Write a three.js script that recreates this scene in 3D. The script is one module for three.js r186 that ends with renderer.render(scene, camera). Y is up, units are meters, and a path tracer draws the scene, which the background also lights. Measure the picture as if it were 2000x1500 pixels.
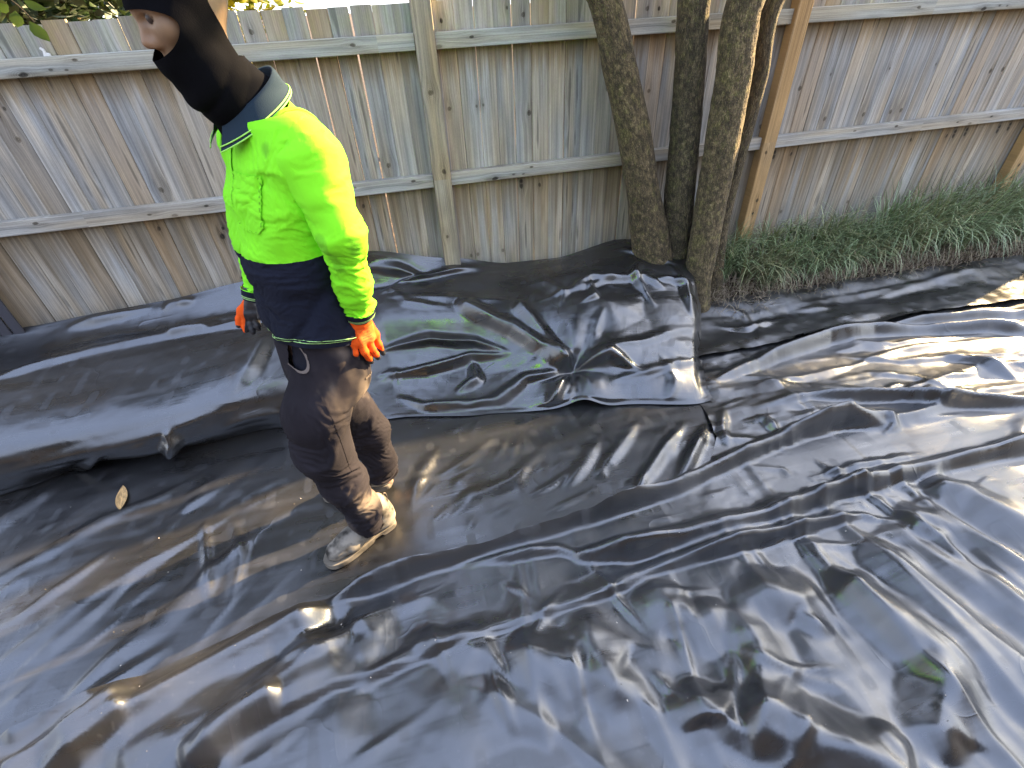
import * as THREE from 'three';
import { mergeGeometries } from 'three/addons/utils/BufferGeometryUtils.js';

// ---------------------------------------------------------------- camera, sky, sun, exposure
const scene = new THREE.Scene();
const EYE = 1.8;
const camera = new THREE.PerspectiveCamera(76.22, 4 / 3, 0.05, 400);
camera.rotation.order = 'YXZ';
camera.rotation.set(-38.276 * Math.PI / 180, -12.03 * Math.PI / 180, -3.075 * Math.PI / 180);
camera.position.set(0, EYE, 0);
camera.updateMatrixWorld(true);

const SKY_LEVEL = 0.42;
const SUN = new THREE.Vector3(0.95, 0.46, -0.28).normalize();
// a hazy late-afternoon sky: pale near the horizon and round the sun, blue overhead
{
  const W = 512, H = 256, d = new Float32Array(W * H * 4);
  for (let j = 0; j < H; j++) for (let i = 0; i < W; i++) {
    const el = ((j + 0.5) / H - 0.5) * Math.PI, az = ((i + 0.5) / W - 0.5) * 2 * Math.PI, y = Math.sin(el), x = Math.cos(az) * Math.cos(el), z = Math.sin(az) * Math.cos(el);
    const c = Math.max(-1, Math.min(1, x * SUN.x + y * SUN.y + z * SUN.z)), a = Math.acos(c), up = Math.max(0, y), q = Math.pow(1 - up, 2.2), o = (j * W + i) * 4;
    const glow = 0.8 * Math.exp(-a / 0.55) + 1.2 * Math.exp(-a / 0.16), back = 0.92 + 0.16 * c;
    const base = [0.46 + 0.46 * q, 0.59 + 0.37 * q, 0.92 + 0.06 * q], g = [1.0, 0.88, 0.66];
    for (let k = 0; k < 3; k++) d[o + k] = SKY_LEVEL * (base[k] * back + g[k] * glow);
    d[o + 3] = 1;
  }
  const t = new THREE.DataTexture(d, W, H, THREE.RGBAFormat, THREE.FloatType);
  t.mapping = THREE.EquirectangularReflectionMapping; t.magFilter = THREE.LinearFilter; t.needsUpdate = true;
  scene.background = t; scene.environment = t;
}

const sun = new THREE.DirectionalLight(new THREE.Color(1.0, 0.74, 0.42), 5);
sun.name = 'sun';
sun.position.copy(SUN).multiplyScalar(20);
sun.castShadow = true;
sun.shadow.radius = 1.5;
sun.shadow.mapSize.set(2048, 2048);
Object.assign(sun.shadow.camera, { left: -8, right: 8, top: 8, bottom: -8, near: 1, far: 50 });
scene.add(sun);
scene.add(sun.target);

const renderer = new THREE.WebGLRenderer({ antialias: true });
renderer.toneMapping = THREE.LinearToneMapping;
renderer.toneMappingExposure = 7.5;
renderer.shadowMap.enabled = true;

// ---------------------------------------------------------------- helpers
function rngOf(seed) {
  let a = seed >>> 0;
  return () => { a = (a + 0x6d2b79f5) | 0; let t = Math.imul(a ^ (a >>> 15), 1 | a); t = (t + Math.imul(t ^ (t >>> 7), 61 | t)) ^ t; return ((t ^ (t >>> 14)) >>> 0) / 4294967296; };
}
const clamp = (x, a = 0, b = 1) => (x < a ? a : x > b ? b : x);
const lerp = (a, b, t) => a + (b - a) * t;
const smooth = (a, b, x) => { const t = clamp((x - a) / (b - a)); return t * t * (3 - 2 * t); };
const V = (x, y, z) => new THREE.Vector3(x, y, z);
function hash3(x, y, z) { let h = Math.imul(x, 374761393) + Math.imul(y, 668265263) + Math.imul(z, 2147483647 - 1274126177); h = Math.imul(h ^ (h >>> 13), 1274126177); return ((h ^ (h >>> 16)) >>> 0) / 4294967296; }
// smooth value noise in -1..1
function noise(x, y, z = 0) {
  const ix = Math.floor(x), iy = Math.floor(y), iz = Math.floor(z); let fx = x - ix, fy = y - iy, fz = z - iz;
  fx = fx * fx * fx * (fx * (fx * 6 - 15) + 10); fy = fy * fy * fy * (fy * (fy * 6 - 15) + 10); fz = fz * fz * fz * (fz * (fz * 6 - 15) + 10);
  const l = (a, b, t) => a + (b - a) * t, h = hash3;
  return 2 * l(l(l(h(ix, iy, iz), h(ix + 1, iy, iz), fx), l(h(ix, iy + 1, iz), h(ix + 1, iy + 1, iz), fx), fy),
    l(l(h(ix, iy, iz + 1), h(ix + 1, iy, iz + 1), fx), l(h(ix, iy + 1, iz + 1), h(ix + 1, iy + 1, iz + 1), fx), fy), fz) - 1;
}
const fbm = (x, y, z, n = 4) => { let s = 0, a = 0.5; for (let i = 0; i < n; i++) { s += a * noise(x, y, z); x = x * 2.03 + 11.3; y = y * 2.03 + 5.7; z = z * 2.03 + 3.1; a *= 0.5; } return s; };
// a pixel of the photograph back to a point of the place: on a level at height y, or on an upright plane parallel to the fence
const FOC = 956.16, CAMQ = camera.quaternion.clone();
function rayOf(px, py) { return V((px - 1000) / FOC, (750 - py) / FOC, -1).applyQuaternion(CAMQ); }
function onLevel(px, py, y = 0) { const d = rayOf(px, py); return d.multiplyScalar((y - EYE) / d.y).add(camera.position); }
function onPlane(px, py, z) { const d = rayOf(px, py); return d.multiplyScalar(z / d.z).add(camera.position); }

const taken = new Map();
function numbered(name) { const n = taken.get(name) ?? 0; taken.set(name, n + 1); return n ? name + '_' + String(n).padStart(3, '0') : name; }
function put(o, name, parent, label, category, group) {
  o.name = parent === scene ? numbered(name) : name;
  o.traverse((m) => { if (m.isMesh) { m.castShadow = true; m.receiveShadow = true; } });
  if (label) o.userData.label = label;
  if (category) o.userData.category = category;
  if (group) o.userData.group = group;
  parent.add(o);
  return o;
}
const mesh = (g, m, name, parent) => put(new THREE.Mesh(g, m), name, parent);
function geo(p, idx, uv, color) {
  const g = new THREE.BufferGeometry();
  g.setAttribute('position', new THREE.BufferAttribute(p instanceof Float32Array ? p : new Float32Array(p), 3));
  if (uv) g.setAttribute('uv', new THREE.BufferAttribute(uv instanceof Float32Array ? uv : new Float32Array(uv), 2));
  if (color) g.setAttribute('color', new THREE.BufferAttribute(color instanceof Float32Array ? color : new Float32Array(color), 3));
  if (idx) g.setIndex(new THREE.BufferAttribute(idx instanceof Uint32Array ? idx : new Uint32Array(idx), 1));
  g.computeVertexNormals();
  return g;
}
// w x h texture computed by f(u, v) -> [r, g, b] (sRGB 0..1) or a number
function tex(w, h, f, srgb = true) {
  const d = new Uint8Array(w * h * 4);
  for (let y = 0; y < h; y++) for (let x = 0; x < w; x++) {
    const c = f((x + 0.5) / w, (y + 0.5) / h), o = (y * w + x) * 4;
    if (typeof c === 'number') d[o] = d[o + 1] = d[o + 2] = clamp(c) * 255; else for (let k = 0; k < 3; k++) d[o + k] = clamp(c[k]) * 255;
    d[o + 3] = 255;
  }
  const t = new THREE.DataTexture(d, w, h);
  t.wrapS = t.wrapT = THREE.RepeatWrapping; t.magFilter = THREE.LinearFilter; t.minFilter = THREE.LinearMipmapLinearFilter; t.generateMipmaps = true;
  if (srgb) t.colorSpace = THREE.SRGBColorSpace;
  t.needsUpdate = true;
  return t;
}
const lin = (r, g, b) => new THREE.Color().setRGB(r, g, b);
// keep the part of an indexed mesh where field > 0, cutting triangles exactly; every vertex carries its original attributes
function clipMesh(m, field, keepPositive = true) {
  const { p, idx, uv } = m, n = p.length / 3, s = keepPositive ? 1 : -1;
  const P = [], U = uv ? [] : null, I = [], map = new Int32Array(n).fill(-1), cut = new Map();
  const keep = (i) => { if (map[i] < 0) { map[i] = P.length / 3; P.push(p[3 * i], p[3 * i + 1], p[3 * i + 2]); if (U) U.push(uv[2 * i], uv[2 * i + 1]); } return map[i]; };
  const edge = (i, j) => {
    const key = i < j ? i * n + j : j * n + i; let k = cut.get(key);
    if (k === undefined) {
      const t = field[i] / (field[i] - field[j]); k = P.length / 3; cut.set(key, k);
      P.push(lerp(p[3 * i], p[3 * j], t), lerp(p[3 * i + 1], p[3 * j + 1], t), lerp(p[3 * i + 2], p[3 * j + 2], t));
      if (U) U.push(lerp(uv[2 * i], uv[2 * j], t), lerp(uv[2 * i + 1], uv[2 * j + 1], t));
    }
    return k;
  };
  for (let t = 0; t < idx.length; t += 3) {
    const v = [idx[t], idx[t + 1], idx[t + 2]], out = [];
    for (let k = 0; k < 3; k++) {
      const i = v[k], j = v[(k + 1) % 3], a = s * field[i] > 0, b = s * field[j] > 0;
      if (a) out.push(keep(i));
      if (a !== b) out.push(edge(i, j));
    }
    for (let k = 2; k < out.length; k++) I.push(out[0], out[k - 1], out[k]);
  }
  return { p: new Float32Array(P), idx: new Uint32Array(I), uv: U ? new Float32Array(U) : undefined };
}
const fieldOf = (m, f) => { const n = m.p.length / 3, o = new Float32Array(n); for (let i = 0; i < n; i++) o[i] = f(m.p[3 * i], m.p[3 * i + 1], m.p[3 * i + 2], i); return o; };
const clipBy = (m, f, keepPositive = true) => clipMesh(m, fieldOf(m, f), keepPositive);
const asGeo = (m, uv) => geo(m.p, m.idx, uv ?? m.uv);

// ---------------------------------------------------------------- ground and garden bank
const soilTex = tex(512, 512, (u, v) => { const n = fbm(u * 14, v * 14, 3, 4) + 0.5 * noise(u * 90, v * 90, 7); const k = 0.30 + 0.16 * n; return [k, k * 0.8, k * 0.62]; });
{
  const g = new THREE.PlaneGeometry(400, 400); g.rotateX(-Math.PI / 2);
  const t = soilTex.clone(); t.repeat.set(300, 300); t.needsUpdate = true;
  const m = mesh(g, new THREE.MeshStandardMaterial({ map: t, roughness: 1 }), 'ground', scene); m.position.y = -0.03; m.userData.kind = 'structure';
}
const bankHeight = (x, z) => { const t = clamp((-2.5 - z) / 0.5); return -0.02 + 0.27 * Math.pow(t, 0.8) * smooth(1.2, 2.1, x) + 0.03 * fbm(x * 5, z * 5, 1, 3) * t; };
{
  const P = [], I = [], UV = [], nx = 160, nz = 20;
  for (let j = 0; j <= nz; j++) for (let i = 0; i <= nx; i++) { const x = 1.0 + 7 * i / nx, z = -3.3 + 0.9 * j / nz; P.push(x, bankHeight(x, z), z); UV.push(x * 1.3, z * 1.3); }
  for (let j = 0; j < nz; j++) for (let i = 0; i < nx; i++) { const a = j * (nx + 1) + i, b = a + nx + 1; I.push(a, b, a + 1, a + 1, b, b + 1); }
  const m = mesh(geo(P, I, UV), new THREE.MeshStandardMaterial({ map: soilTex, bumpMap: soilTex, bumpScale: 0.02, roughness: 1, color: lin(0.8, 0.72, 0.66) }), 'garden_bank', scene);
  m.userData.kind = 'structure';
}
// ---------------------------------------------------------------- fence
const woodTex = [];
function woodTexture(seed, long, warm, grey, knots, stained) {
  const r = rngOf(seed), W = 128, H = long, K = [];
  for (let i = 0; i < knots; i++) K.push([0.15 + 0.7 * r(), r(), 0.07 + 0.08 * r(), 0.45 + 0.55 * r()]);
  const asp = 18, ph = r() * 90, streak = [r(), r(), r()];
  return tex(W, H, (u, v) => {
    let uu = u, dark = 0, ring = 0;
    for (const [ku, kv, kr, ks] of K) {
      const du = u - ku, dv = (v - kv) * asp, d = Math.hypot(du, dv * 0.75);
      uu += du * 0.9 * Math.exp(-d * d / (kr * kr * 9)) * -0.8;
      const core = 1 - smooth(kr * 0.5, kr * 1.05, d * (1 + 0.25 * noise(u * 9, v * 90, seed)));
      dark += core * 0.5 * ks + 0.30 * ks * Math.exp(-((du / (kr * 1.8)) ** 2) - (((dv - 1.2 * Math.abs(du)) / (kr * 5)) ** 2)) * (0.5 + 0.5 * noise(u * 20, v * 40, seed));
      ring += Math.exp(-d * d / (kr * kr * 4)) * Math.sin(d / kr * 14) * 0.05;
    }
    const g1 = noise(uu * 26 + 0.5 * noise(u * 3, v * 7, ph), v * 3.5, ph), g2 = noise(uu * 60, v * 9, ph + 4), g3 = noise(uu * 7 + 0.6 * noise(u * 2, v * 4, ph + 9), v * 1.6, ph + 7), g4 = noise(u * 90, v * 260, ph);
    const blot = fbm(u * 2.2, v * 9, ph + 21, 3);
    let k = 0.57 + 0.055 * g1 + 0.035 * g2 + 0.055 * g3 + 0.025 * g4 + 0.09 * blot + ring - dark * 0.62;
    k -= 0.28 * smooth(0.45, 0.75, g3 * 0.7 + 0.6 * blot) * streak[0];
    const y = v * 1.8;   // the timber kept browner under each rail, greener near the top
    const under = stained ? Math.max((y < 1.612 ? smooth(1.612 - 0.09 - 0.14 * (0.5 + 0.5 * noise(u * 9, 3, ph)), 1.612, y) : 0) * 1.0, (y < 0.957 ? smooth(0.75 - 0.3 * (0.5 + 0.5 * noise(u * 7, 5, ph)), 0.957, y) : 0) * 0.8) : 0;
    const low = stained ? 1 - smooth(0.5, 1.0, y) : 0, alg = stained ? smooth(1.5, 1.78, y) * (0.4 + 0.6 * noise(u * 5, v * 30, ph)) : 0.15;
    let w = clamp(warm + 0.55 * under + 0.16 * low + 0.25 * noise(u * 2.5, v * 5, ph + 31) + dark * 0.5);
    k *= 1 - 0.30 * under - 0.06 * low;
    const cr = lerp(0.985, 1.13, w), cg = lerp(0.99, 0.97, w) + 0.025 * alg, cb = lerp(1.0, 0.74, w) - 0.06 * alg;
    k *= grey;
    return [k * cr, k * cg, k * cb];
  });
}
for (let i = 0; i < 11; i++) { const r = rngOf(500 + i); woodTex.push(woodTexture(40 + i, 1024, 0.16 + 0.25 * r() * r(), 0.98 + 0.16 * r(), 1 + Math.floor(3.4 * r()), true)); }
const railTex = [0, 1].map((i) => woodTexture(80 + i, 1024, 0.16, 1.12, 5, false));
for (const t of railTex) { t.center.set(0.5, 0.5); t.rotation = Math.PI / 2; }
const postTex = woodTexture(91, 1024, 0.5, 1.02, 3, false), tanTex = woodTexture(95, 1024, 1.0, 1.18, 3, false);
const palingMats = [];
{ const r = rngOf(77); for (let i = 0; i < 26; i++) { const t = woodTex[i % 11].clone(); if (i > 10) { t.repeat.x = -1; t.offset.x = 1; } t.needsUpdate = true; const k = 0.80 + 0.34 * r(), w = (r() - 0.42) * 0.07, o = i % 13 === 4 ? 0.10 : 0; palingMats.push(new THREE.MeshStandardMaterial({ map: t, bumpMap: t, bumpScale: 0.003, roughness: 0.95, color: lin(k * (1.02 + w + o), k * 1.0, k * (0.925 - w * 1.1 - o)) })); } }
function palingGeometry(seed) {   // a sawn board 97 mm wide, its long edges a little uneven and its arrises eased
  const r = rngOf(seed), n = 12, w = 0.0484, h = 1.8, d = 0.015, P = [], UV = [], I = [], ring = 6;
  const bow = (r() - 0.5) * 0.004, lean = (r() - 0.5) * 0.004;
  for (let j = 0; j <= n; j++) {
    const t = j / n, y = h * t + (j === n ? (r() - 0.5) * 0.006 : 0), l = -w + (r() - 0.5) * 0.0022, q = w + (r() - 0.5) * 0.0022, b = bow * Math.sin(Math.PI * t) + lean * t;
    for (const [x, z] of [[l + 0.003, 0], [q - 0.003, 0], [q, -0.003], [q, -d], [l, -d], [l, -0.003]]) { P.push(x + b, y, z); UV.push(0.02 + 0.96 * (x + w) / (2 * w), t); }
  }
  for (let j = 0; j < n; j++) for (let k = 0; k < ring; k++) { const a = j * ring + k, b = j * ring + (k + 1) % ring; I.push(a, b, a + ring, b, b + ring, a + ring); }
  const c = n * ring; I.push(c, c + 1, c + 2, c, c + 2, c + 3, c, c + 3, c + 4, c, c + 4, c + 5);
  return geo(P, I, UV).toNonIndexed().deleteAttribute('normal');
}
const palingGeos = [];
for (let i = 0; i < 9; i++) { const g = palingGeometry(300 + i); g.computeVertexNormals(); palingGeos.push(g); }
function bevelBox(w, h, d, b, along) {   // chamfered bar; u runs across and v along the axis 'along'
  const s = new THREE.Shape(), x = w / 2, y = h / 2; s.moveTo(-x + b, -y); s.lineTo(x - b, -y); s.lineTo(x, -y + b); s.lineTo(x, y - b); s.lineTo(x - b, y); s.lineTo(-x + b, y); s.lineTo(-x, y - b); s.lineTo(-x, -y + b); s.closePath();
  const g = new THREE.ExtrudeGeometry(s, { depth: d, bevelEnabled: false }); g.translate(0, 0, -d / 2);
  const p = g.attributes.position, u = [];
  for (let i = 0; i < p.count; i++) u.push((Math.abs(p.getX(i)) < x - 2 * b || w >= h ? p.getX(i) / w : p.getY(i) / h) + 0.5 + (Math.abs(p.getY(i)) < y - 2 * b ? p.getY(i) / w : 0), p.getZ(i) / along);
  g.setAttribute('uv', new THREE.BufferAttribute(new Float32Array(u), 2));
  return g;
}
{
  const fence = new THREE.Group(); fence.position.set(0.28, 0, -3.0);
  put(fence, 'timber_fence', scene, 'weathered grey timber paling fence running across the whole background behind the trees', 'fence');
  const r = rngOf(9); let x = -3.9;
  const gaps = new Map([[-3, 0.006], [-5, 0.006], [-8, 0.005], [-9, 0.005]]);
  let k = -39;
  while (x < 6.4) {
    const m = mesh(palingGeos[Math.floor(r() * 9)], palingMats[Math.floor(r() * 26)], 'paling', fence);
    const wide = 0.97 + 0.06 * r();
    m.position.set(x, 0.0 + (r() - 0.5) * 0.012, -0.001 + (r() - 0.5) * 0.005); m.scale.x = wide; m.rotation.y = (r() - 0.5) * 0.03;
    x += 0.0968 * wide + 0.0005 + (gaps.get(Math.round((x + 0.05) * 10)) ?? (r() < 0.12 ? 0.0008 : 0)); k++;
  }
  const railMats = railTex.map((t) => new THREE.MeshStandardMaterial({ map: t, bumpMap: t, bumpScale: 0.002, roughness: 0.92, color: lin(0.98, 0.99, 0.94) }));
  let n = 0;
  for (const [y, h] of [[1.648, 0.071], [0.992, 0.071]]) for (const [x0, x1] of [[-4.1, -2.62], [-2.52, 0.235], [0.335, 2.352], [2.448, 4.6], [4.7, 6.6]]) {
    const g = bevelBox(h, 0.045, x1 - x0 - 0.004, 0.003, 1.9); g.rotateY(Math.PI / 2); g.rotateX(Math.PI / 2);
    const t = railTex[n % 2].clone(); t.rotation = 0; t.center.set(0, 0); t.offset.set(0, n * 0.37); t.needsUpdate = true;
    const m = mesh(g, new THREE.MeshStandardMaterial({ map: t, bumpMap: t, bumpScale: 0.002, roughness: 0.92, color: y < 1.2 ? lin(0.95, 0.92, 0.85) : lin(0.96, 0.98, 0.9) }), 'rail', fence);
    m.position.set((x0 + x1) / 2 - 0.28, y, 0.0235); m.rotation.z = (n % 3 - 1) * 0.0012; n++;
  }
  const pm = [postTex, tanTex].map((t, i) => new THREE.MeshStandardMaterial({ map: t, bumpMap: t, bumpScale: 0.003, roughness: 0.93, color: i ? lin(0.80, 0.71, 0.57) : lin(0.92, 0.9, 0.82) }));
  for (const [px, w, i] of [[-2.57, 0.095, 0], [0.285, 0.098, 0], [2.4, 0.094, 1], [4.65, 0.095, 1]]) {
    const g = bevelBox(w, 0.07, 2.0, 0.004, 1.5); g.rotateX(-Math.PI / 2);
    const m = mesh(g, pm[i], 'post', fence); m.position.set(px - 0.28, 1.0, 0.0365);
    if (i) m.userData.label = 'newer orange-tan timber post';
  }
  // small white plastic clip on the top rail
}
{
  const P = onPlane(85, 104, -2.96), s = new THREE.Shape(); s.moveTo(-0.011, 0); s.lineTo(0.013, 0); s.lineTo(0.013, 0.008); s.lineTo(0.0, 0.01); s.lineTo(-0.001, 0.022); s.lineTo(-0.010, 0.03); s.lineTo(-0.013, 0.026); s.lineTo(-0.006, 0.018); s.closePath();
  const g = new THREE.ExtrudeGeometry(s, { depth: 0.01, bevelSize: 0.001, bevelThickness: 0.001, bevelSegments: 1 });
  const m = mesh(g, new THREE.MeshStandardMaterial({ color: lin(0.75, 0.75, 0.72), roughness: 0.5 }), 'bracket', scene); m.position.set(P.x, 1.6845, -2.985);
  m.userData.label = 'tiny white bracket on top of the upper fence rail, far left'; m.userData.category = 'bracket';
}
// ---------------------------------------------------------------- the tree by the fence: four leaning trunks and a crown above the picture
const barkTex = tex(512, 1024, (u, v) => {
  const x = u * 2 * Math.PI, cx = Math.cos(x) * 2.6, cz = Math.sin(x) * 2.6, y = v * 90;
  const a = noise(cx * 2.2, y * 1.1, cz * 2.2), b = noise(cx * 7, y * 2.2, cz * 7), c = noise(cx * 20, y * 9, cz * 20);
  const plate = smooth(-0.1, 0.45, b + 0.5 * a), lich = 0.6 * smooth(0.2, 0.7, noise(cx * 1.3 + 9, y * 0.9, cz * 1.3)) , spot = smooth(0.55, 0.7, noise(cx * 16, y * 5, cz * 16 + 4));
  const k = 0.21 + 0.06 * plate + 0.05 * a + 0.08 * c;
  return [k * 1.12 + 0.03 * lich + 0.12 * spot, k * 1.02 + 0.045 * lich + 0.11 * spot, k * 0.80 + 0.11 * spot];
});
const barkBump = tex(512, 1024, (u, v) => {
  const x = u * 2 * Math.PI, cx = Math.cos(x) * 2.6, cz = Math.sin(x) * 2.6, y = v * 90;
  const b = 1 - Math.abs(noise(cx * 5, y * 1.9, cz * 5)), c = noise(cx * 17, y * 7, cz * 17), a = noise(cx * 1.5, y * 2.5, cz * 1.5);
  return 0.35 + 0.35 * (1 - b * b) * 1.5 + 0.2 * c + 0.12 * a;
}, false);
const barkMats = [[1.75, 1.6, 1.34], [1.4, 1.36, 1.24], [1.95, 1.8, 1.5], [1.5, 1.4, 1.2]].map((c) => new THREE.MeshStandardMaterial({ map: barkTex, bumpMap: barkBump, bumpScale: 0.008, roughness: 1, color: lin(...c) }));
function trunkGeo(pts, seed, segs = 26) {   // pts: [x, y, z, radius] from the root up
  const c = new THREE.CatmullRomCurve3(pts.map((p) => V(p[0], p[1], p[2]))), n = 90, P = [], UV = [], I = [];
  for (let j = 0; j <= n; j++) {
    const t = j / n, o = c.getPoint(t), d = c.getTangent(t), e1 = V(1, 0, 0).addScaledVector(d, -d.x).normalize(), e2 = d.clone().cross(e1);
    const f = t * (pts.length - 1), k = Math.min(pts.length - 2, Math.floor(f)), r0 = lerp(pts[k][3], pts[k + 1][3], f - k);
    for (let i = 0; i <= segs; i++) {
      const a = i / segs * 2 * Math.PI, ca = Math.cos(a), sa = Math.sin(a);
      const r = r0 * (1 + 0.06 * noise(ca * 1.1 + seed, o.y * 3.2, sa * 1.1) + 0.03 * noise(ca * 3 + seed, o.y * 10, sa * 3) + 0.03 * noise(ca * 8, o.y * 28, sa * 8 + seed));
      P.push(o.x + r * (ca * e1.x + sa * e2.x), o.y + r * (ca * e1.y + sa * e2.y), o.z + r * (ca * e1.z + sa * e2.z)); UV.push(i / segs, o.y / 2.4 + seed * 0.13);
    }
  }
  for (let j = 0; j < n; j++) for (let i = 0; i < segs; i++) { const a = j * (segs + 1) + i, b = a + segs + 1; I.push(a, a + 1, b, a + 1, b + 1, b); }
  const g = geo(P, I, UV), nn = g.attributes.normal;   // close the seam
  for (let j = 0; j <= n; j++) { const a = j * (segs + 1), b = a + segs; const v = V(nn.getX(a) + nn.getX(b), nn.getY(a) + nn.getY(b), nn.getZ(a) + nn.getZ(b)).normalize(); nn.setXYZ(a, v.x, v.y, v.z); nn.setXYZ(b, v.x, v.y, v.z); }
  return g;
}
function leafGeo(l, w, bend = 0.15) {   // a folded, pointed leaf, base at the origin, along +y
  const P = [], I = [], n = 4;
  for (let j = 0; j <= n; j++) { const t = j / n, h = w * Math.sin(Math.PI * Math.pow(t, 0.8)) * (j === n ? 0 : 1) + 0.0008, z = -bend * l * t * t; P.push(-h, l * t, z + h * 0.25, 0, l * t, z, h, l * t, z + h * 0.25); }
  for (let j = 0; j < n; j++) for (let k = 0; k < 2; k++) { const a = j * 3 + k; I.push(a, a + 1, a + 3, a + 1, a + 4, a + 3); }
  return geo(P, I);
}
const leafMat = (r, g, b, tr = 0.4) => new THREE.MeshPhysicalMaterial({ color: lin(r, g, b), roughness: 0.55, transmission: tr, thickness: 0, side: THREE.DoubleSide });
const dummy = new THREE.Object3D();
// leaves gathered in twig clumps inside an uneven crown
function crown(seed, count, at, radii, size, mat, clump = 0.28, tint = 0.5, cut = null) {
  const r = rngOf(seed), g = leafGeo(size, size * 0.24), m = new THREE.InstancedMesh(g, mat, count), col = new THREE.Color();
  let c = V(0, 0, 0), left = 0, bright = 1, k = 0, guard = 0;
  while (k < count && guard++ < count * 20) {
    if (left-- <= 0) {
      const a = r() * 2 * Math.PI, b = Math.acos(2 * r() - 1), q = Math.pow(r(), 0.5), w = 0.78 + 0.34 * noise(Math.cos(a) * 1.7 + seed, Math.cos(b) * 1.7, Math.sin(a) * 1.7);
      c = V(at[0] + radii[0] * q * w * Math.sin(b) * Math.cos(a), at[1] + radii[1] * q * w * Math.cos(b), at[2] + radii[2] * q * w * Math.sin(b) * Math.sin(a)); left = 10 + r() * 26; bright = 0.55 + tint * r();
    }
    const gx = (r() + r() + r() - 1.5) * clump, gy = (r() + r() + r() - 1.5) * clump, gz = (r() + r() + r() - 1.5) * clump;
    dummy.position.set(c.x + gx, c.y + gy, c.z + gz);
    if (cut && !cut(dummy.position)) continue;
    dummy.rotation.set(0.6 + r() * 2.2, r() * 6.28, r() * 6.28, 'YXZ'); dummy.scale.setScalar(0.6 + 0.7 * r()); dummy.updateMatrix(); m.setMatrixAt(k, dummy.matrix);
    const b = bright * (0.8 + 0.4 * r()); m.setColorAt(k, col.setRGB(b * (0.9 + 0.35 * r()), b, b * 0.9)); k++;
  }
  m.count = k; m.userData.kind = 'stuff';
  return m;
}
{
  const tree = new THREE.Group(); tree.position.set(1.75, 0.2, -2.75);
  put(tree, 'garden_tree', scene, 'rough-barked tree with four leaning trunks rising behind the plastic mound', 'tree');
  const L = (x, y, z, r) => [x - 1.75, y - 0.2, z + 2.75, r];
  const up = (pts, z) => pts.map(([px, py, w]) => { const P = onPlane(px, py, z), d = P.clone().sub(camera.position).dot(V(0, 0, -1).applyQuaternion(CAMQ)); return L(P.x, P.y, P.z, 0.5 * w * d / FOC * 0.86); });
  const ends = { 0: [[0.75, 2.3, -2.8, 0.075], [0.3, 3.1, -2.8, 0.05], [0.0, 4.0, -2.7, 0.02]], 1: [[1.62, 2.5, -2.8, 0.075], [1.75, 3.3, -2.9, 0.05], [1.7, 4.3, -3.0, 0.02]], 2: [[2.0, 2.4, -2.55, 0.08], [2.25, 3.2, -2.4, 0.055], [2.5, 4.2, -2.2, 0.02]], 3: [[2.6, 2.3, -2.75, 0.05], [3.1, 3.0, -2.8, 0.035], [3.6, 3.9, -2.9, 0.015]] };
  const stems = [
    [[[1285, 600, 96], [1274, 500, 88], [1256, 380, 72], [1236, 250, 72], [1210, 130, 76], [1181, 0, 76]], -2.79],
    [[[1312, 600, 84], [1318, 490, 64], [1328, 380, 66], [1338, 260, 70], [1348, 140, 70], [1356, 0, 72]], -2.80],
    [[[1352, 640, 84], [1360, 560, 60], [1383, 430, 66], [1410, 290, 74], [1432, 150, 80], [1455, 0, 84]], -2.62],
    [[[1380, 640, 70], [1386, 560, 52], [1408, 430, 40], [1446, 290, 36], [1482, 150, 40], [1512, 0, 44]], -2.72],
  ];
  stems.forEach(([pts, z], i) => { const p = up(pts, z); for (const e of ends[i]) p.push(L(...e)); mesh(trunkGeo(p, i + 1), barkMats[i], 'trunk', tree); });
  const c = crown(4, 13000, [-0.3, 3.75, 0.15], [1.9, 1.25, 1.6], 0.11, leafMat(0.05, 0.10, 0.022), 0.3);  // out of view above; height set to shade the hood and shoulders
  put(c, 'crown', tree);
}
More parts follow.
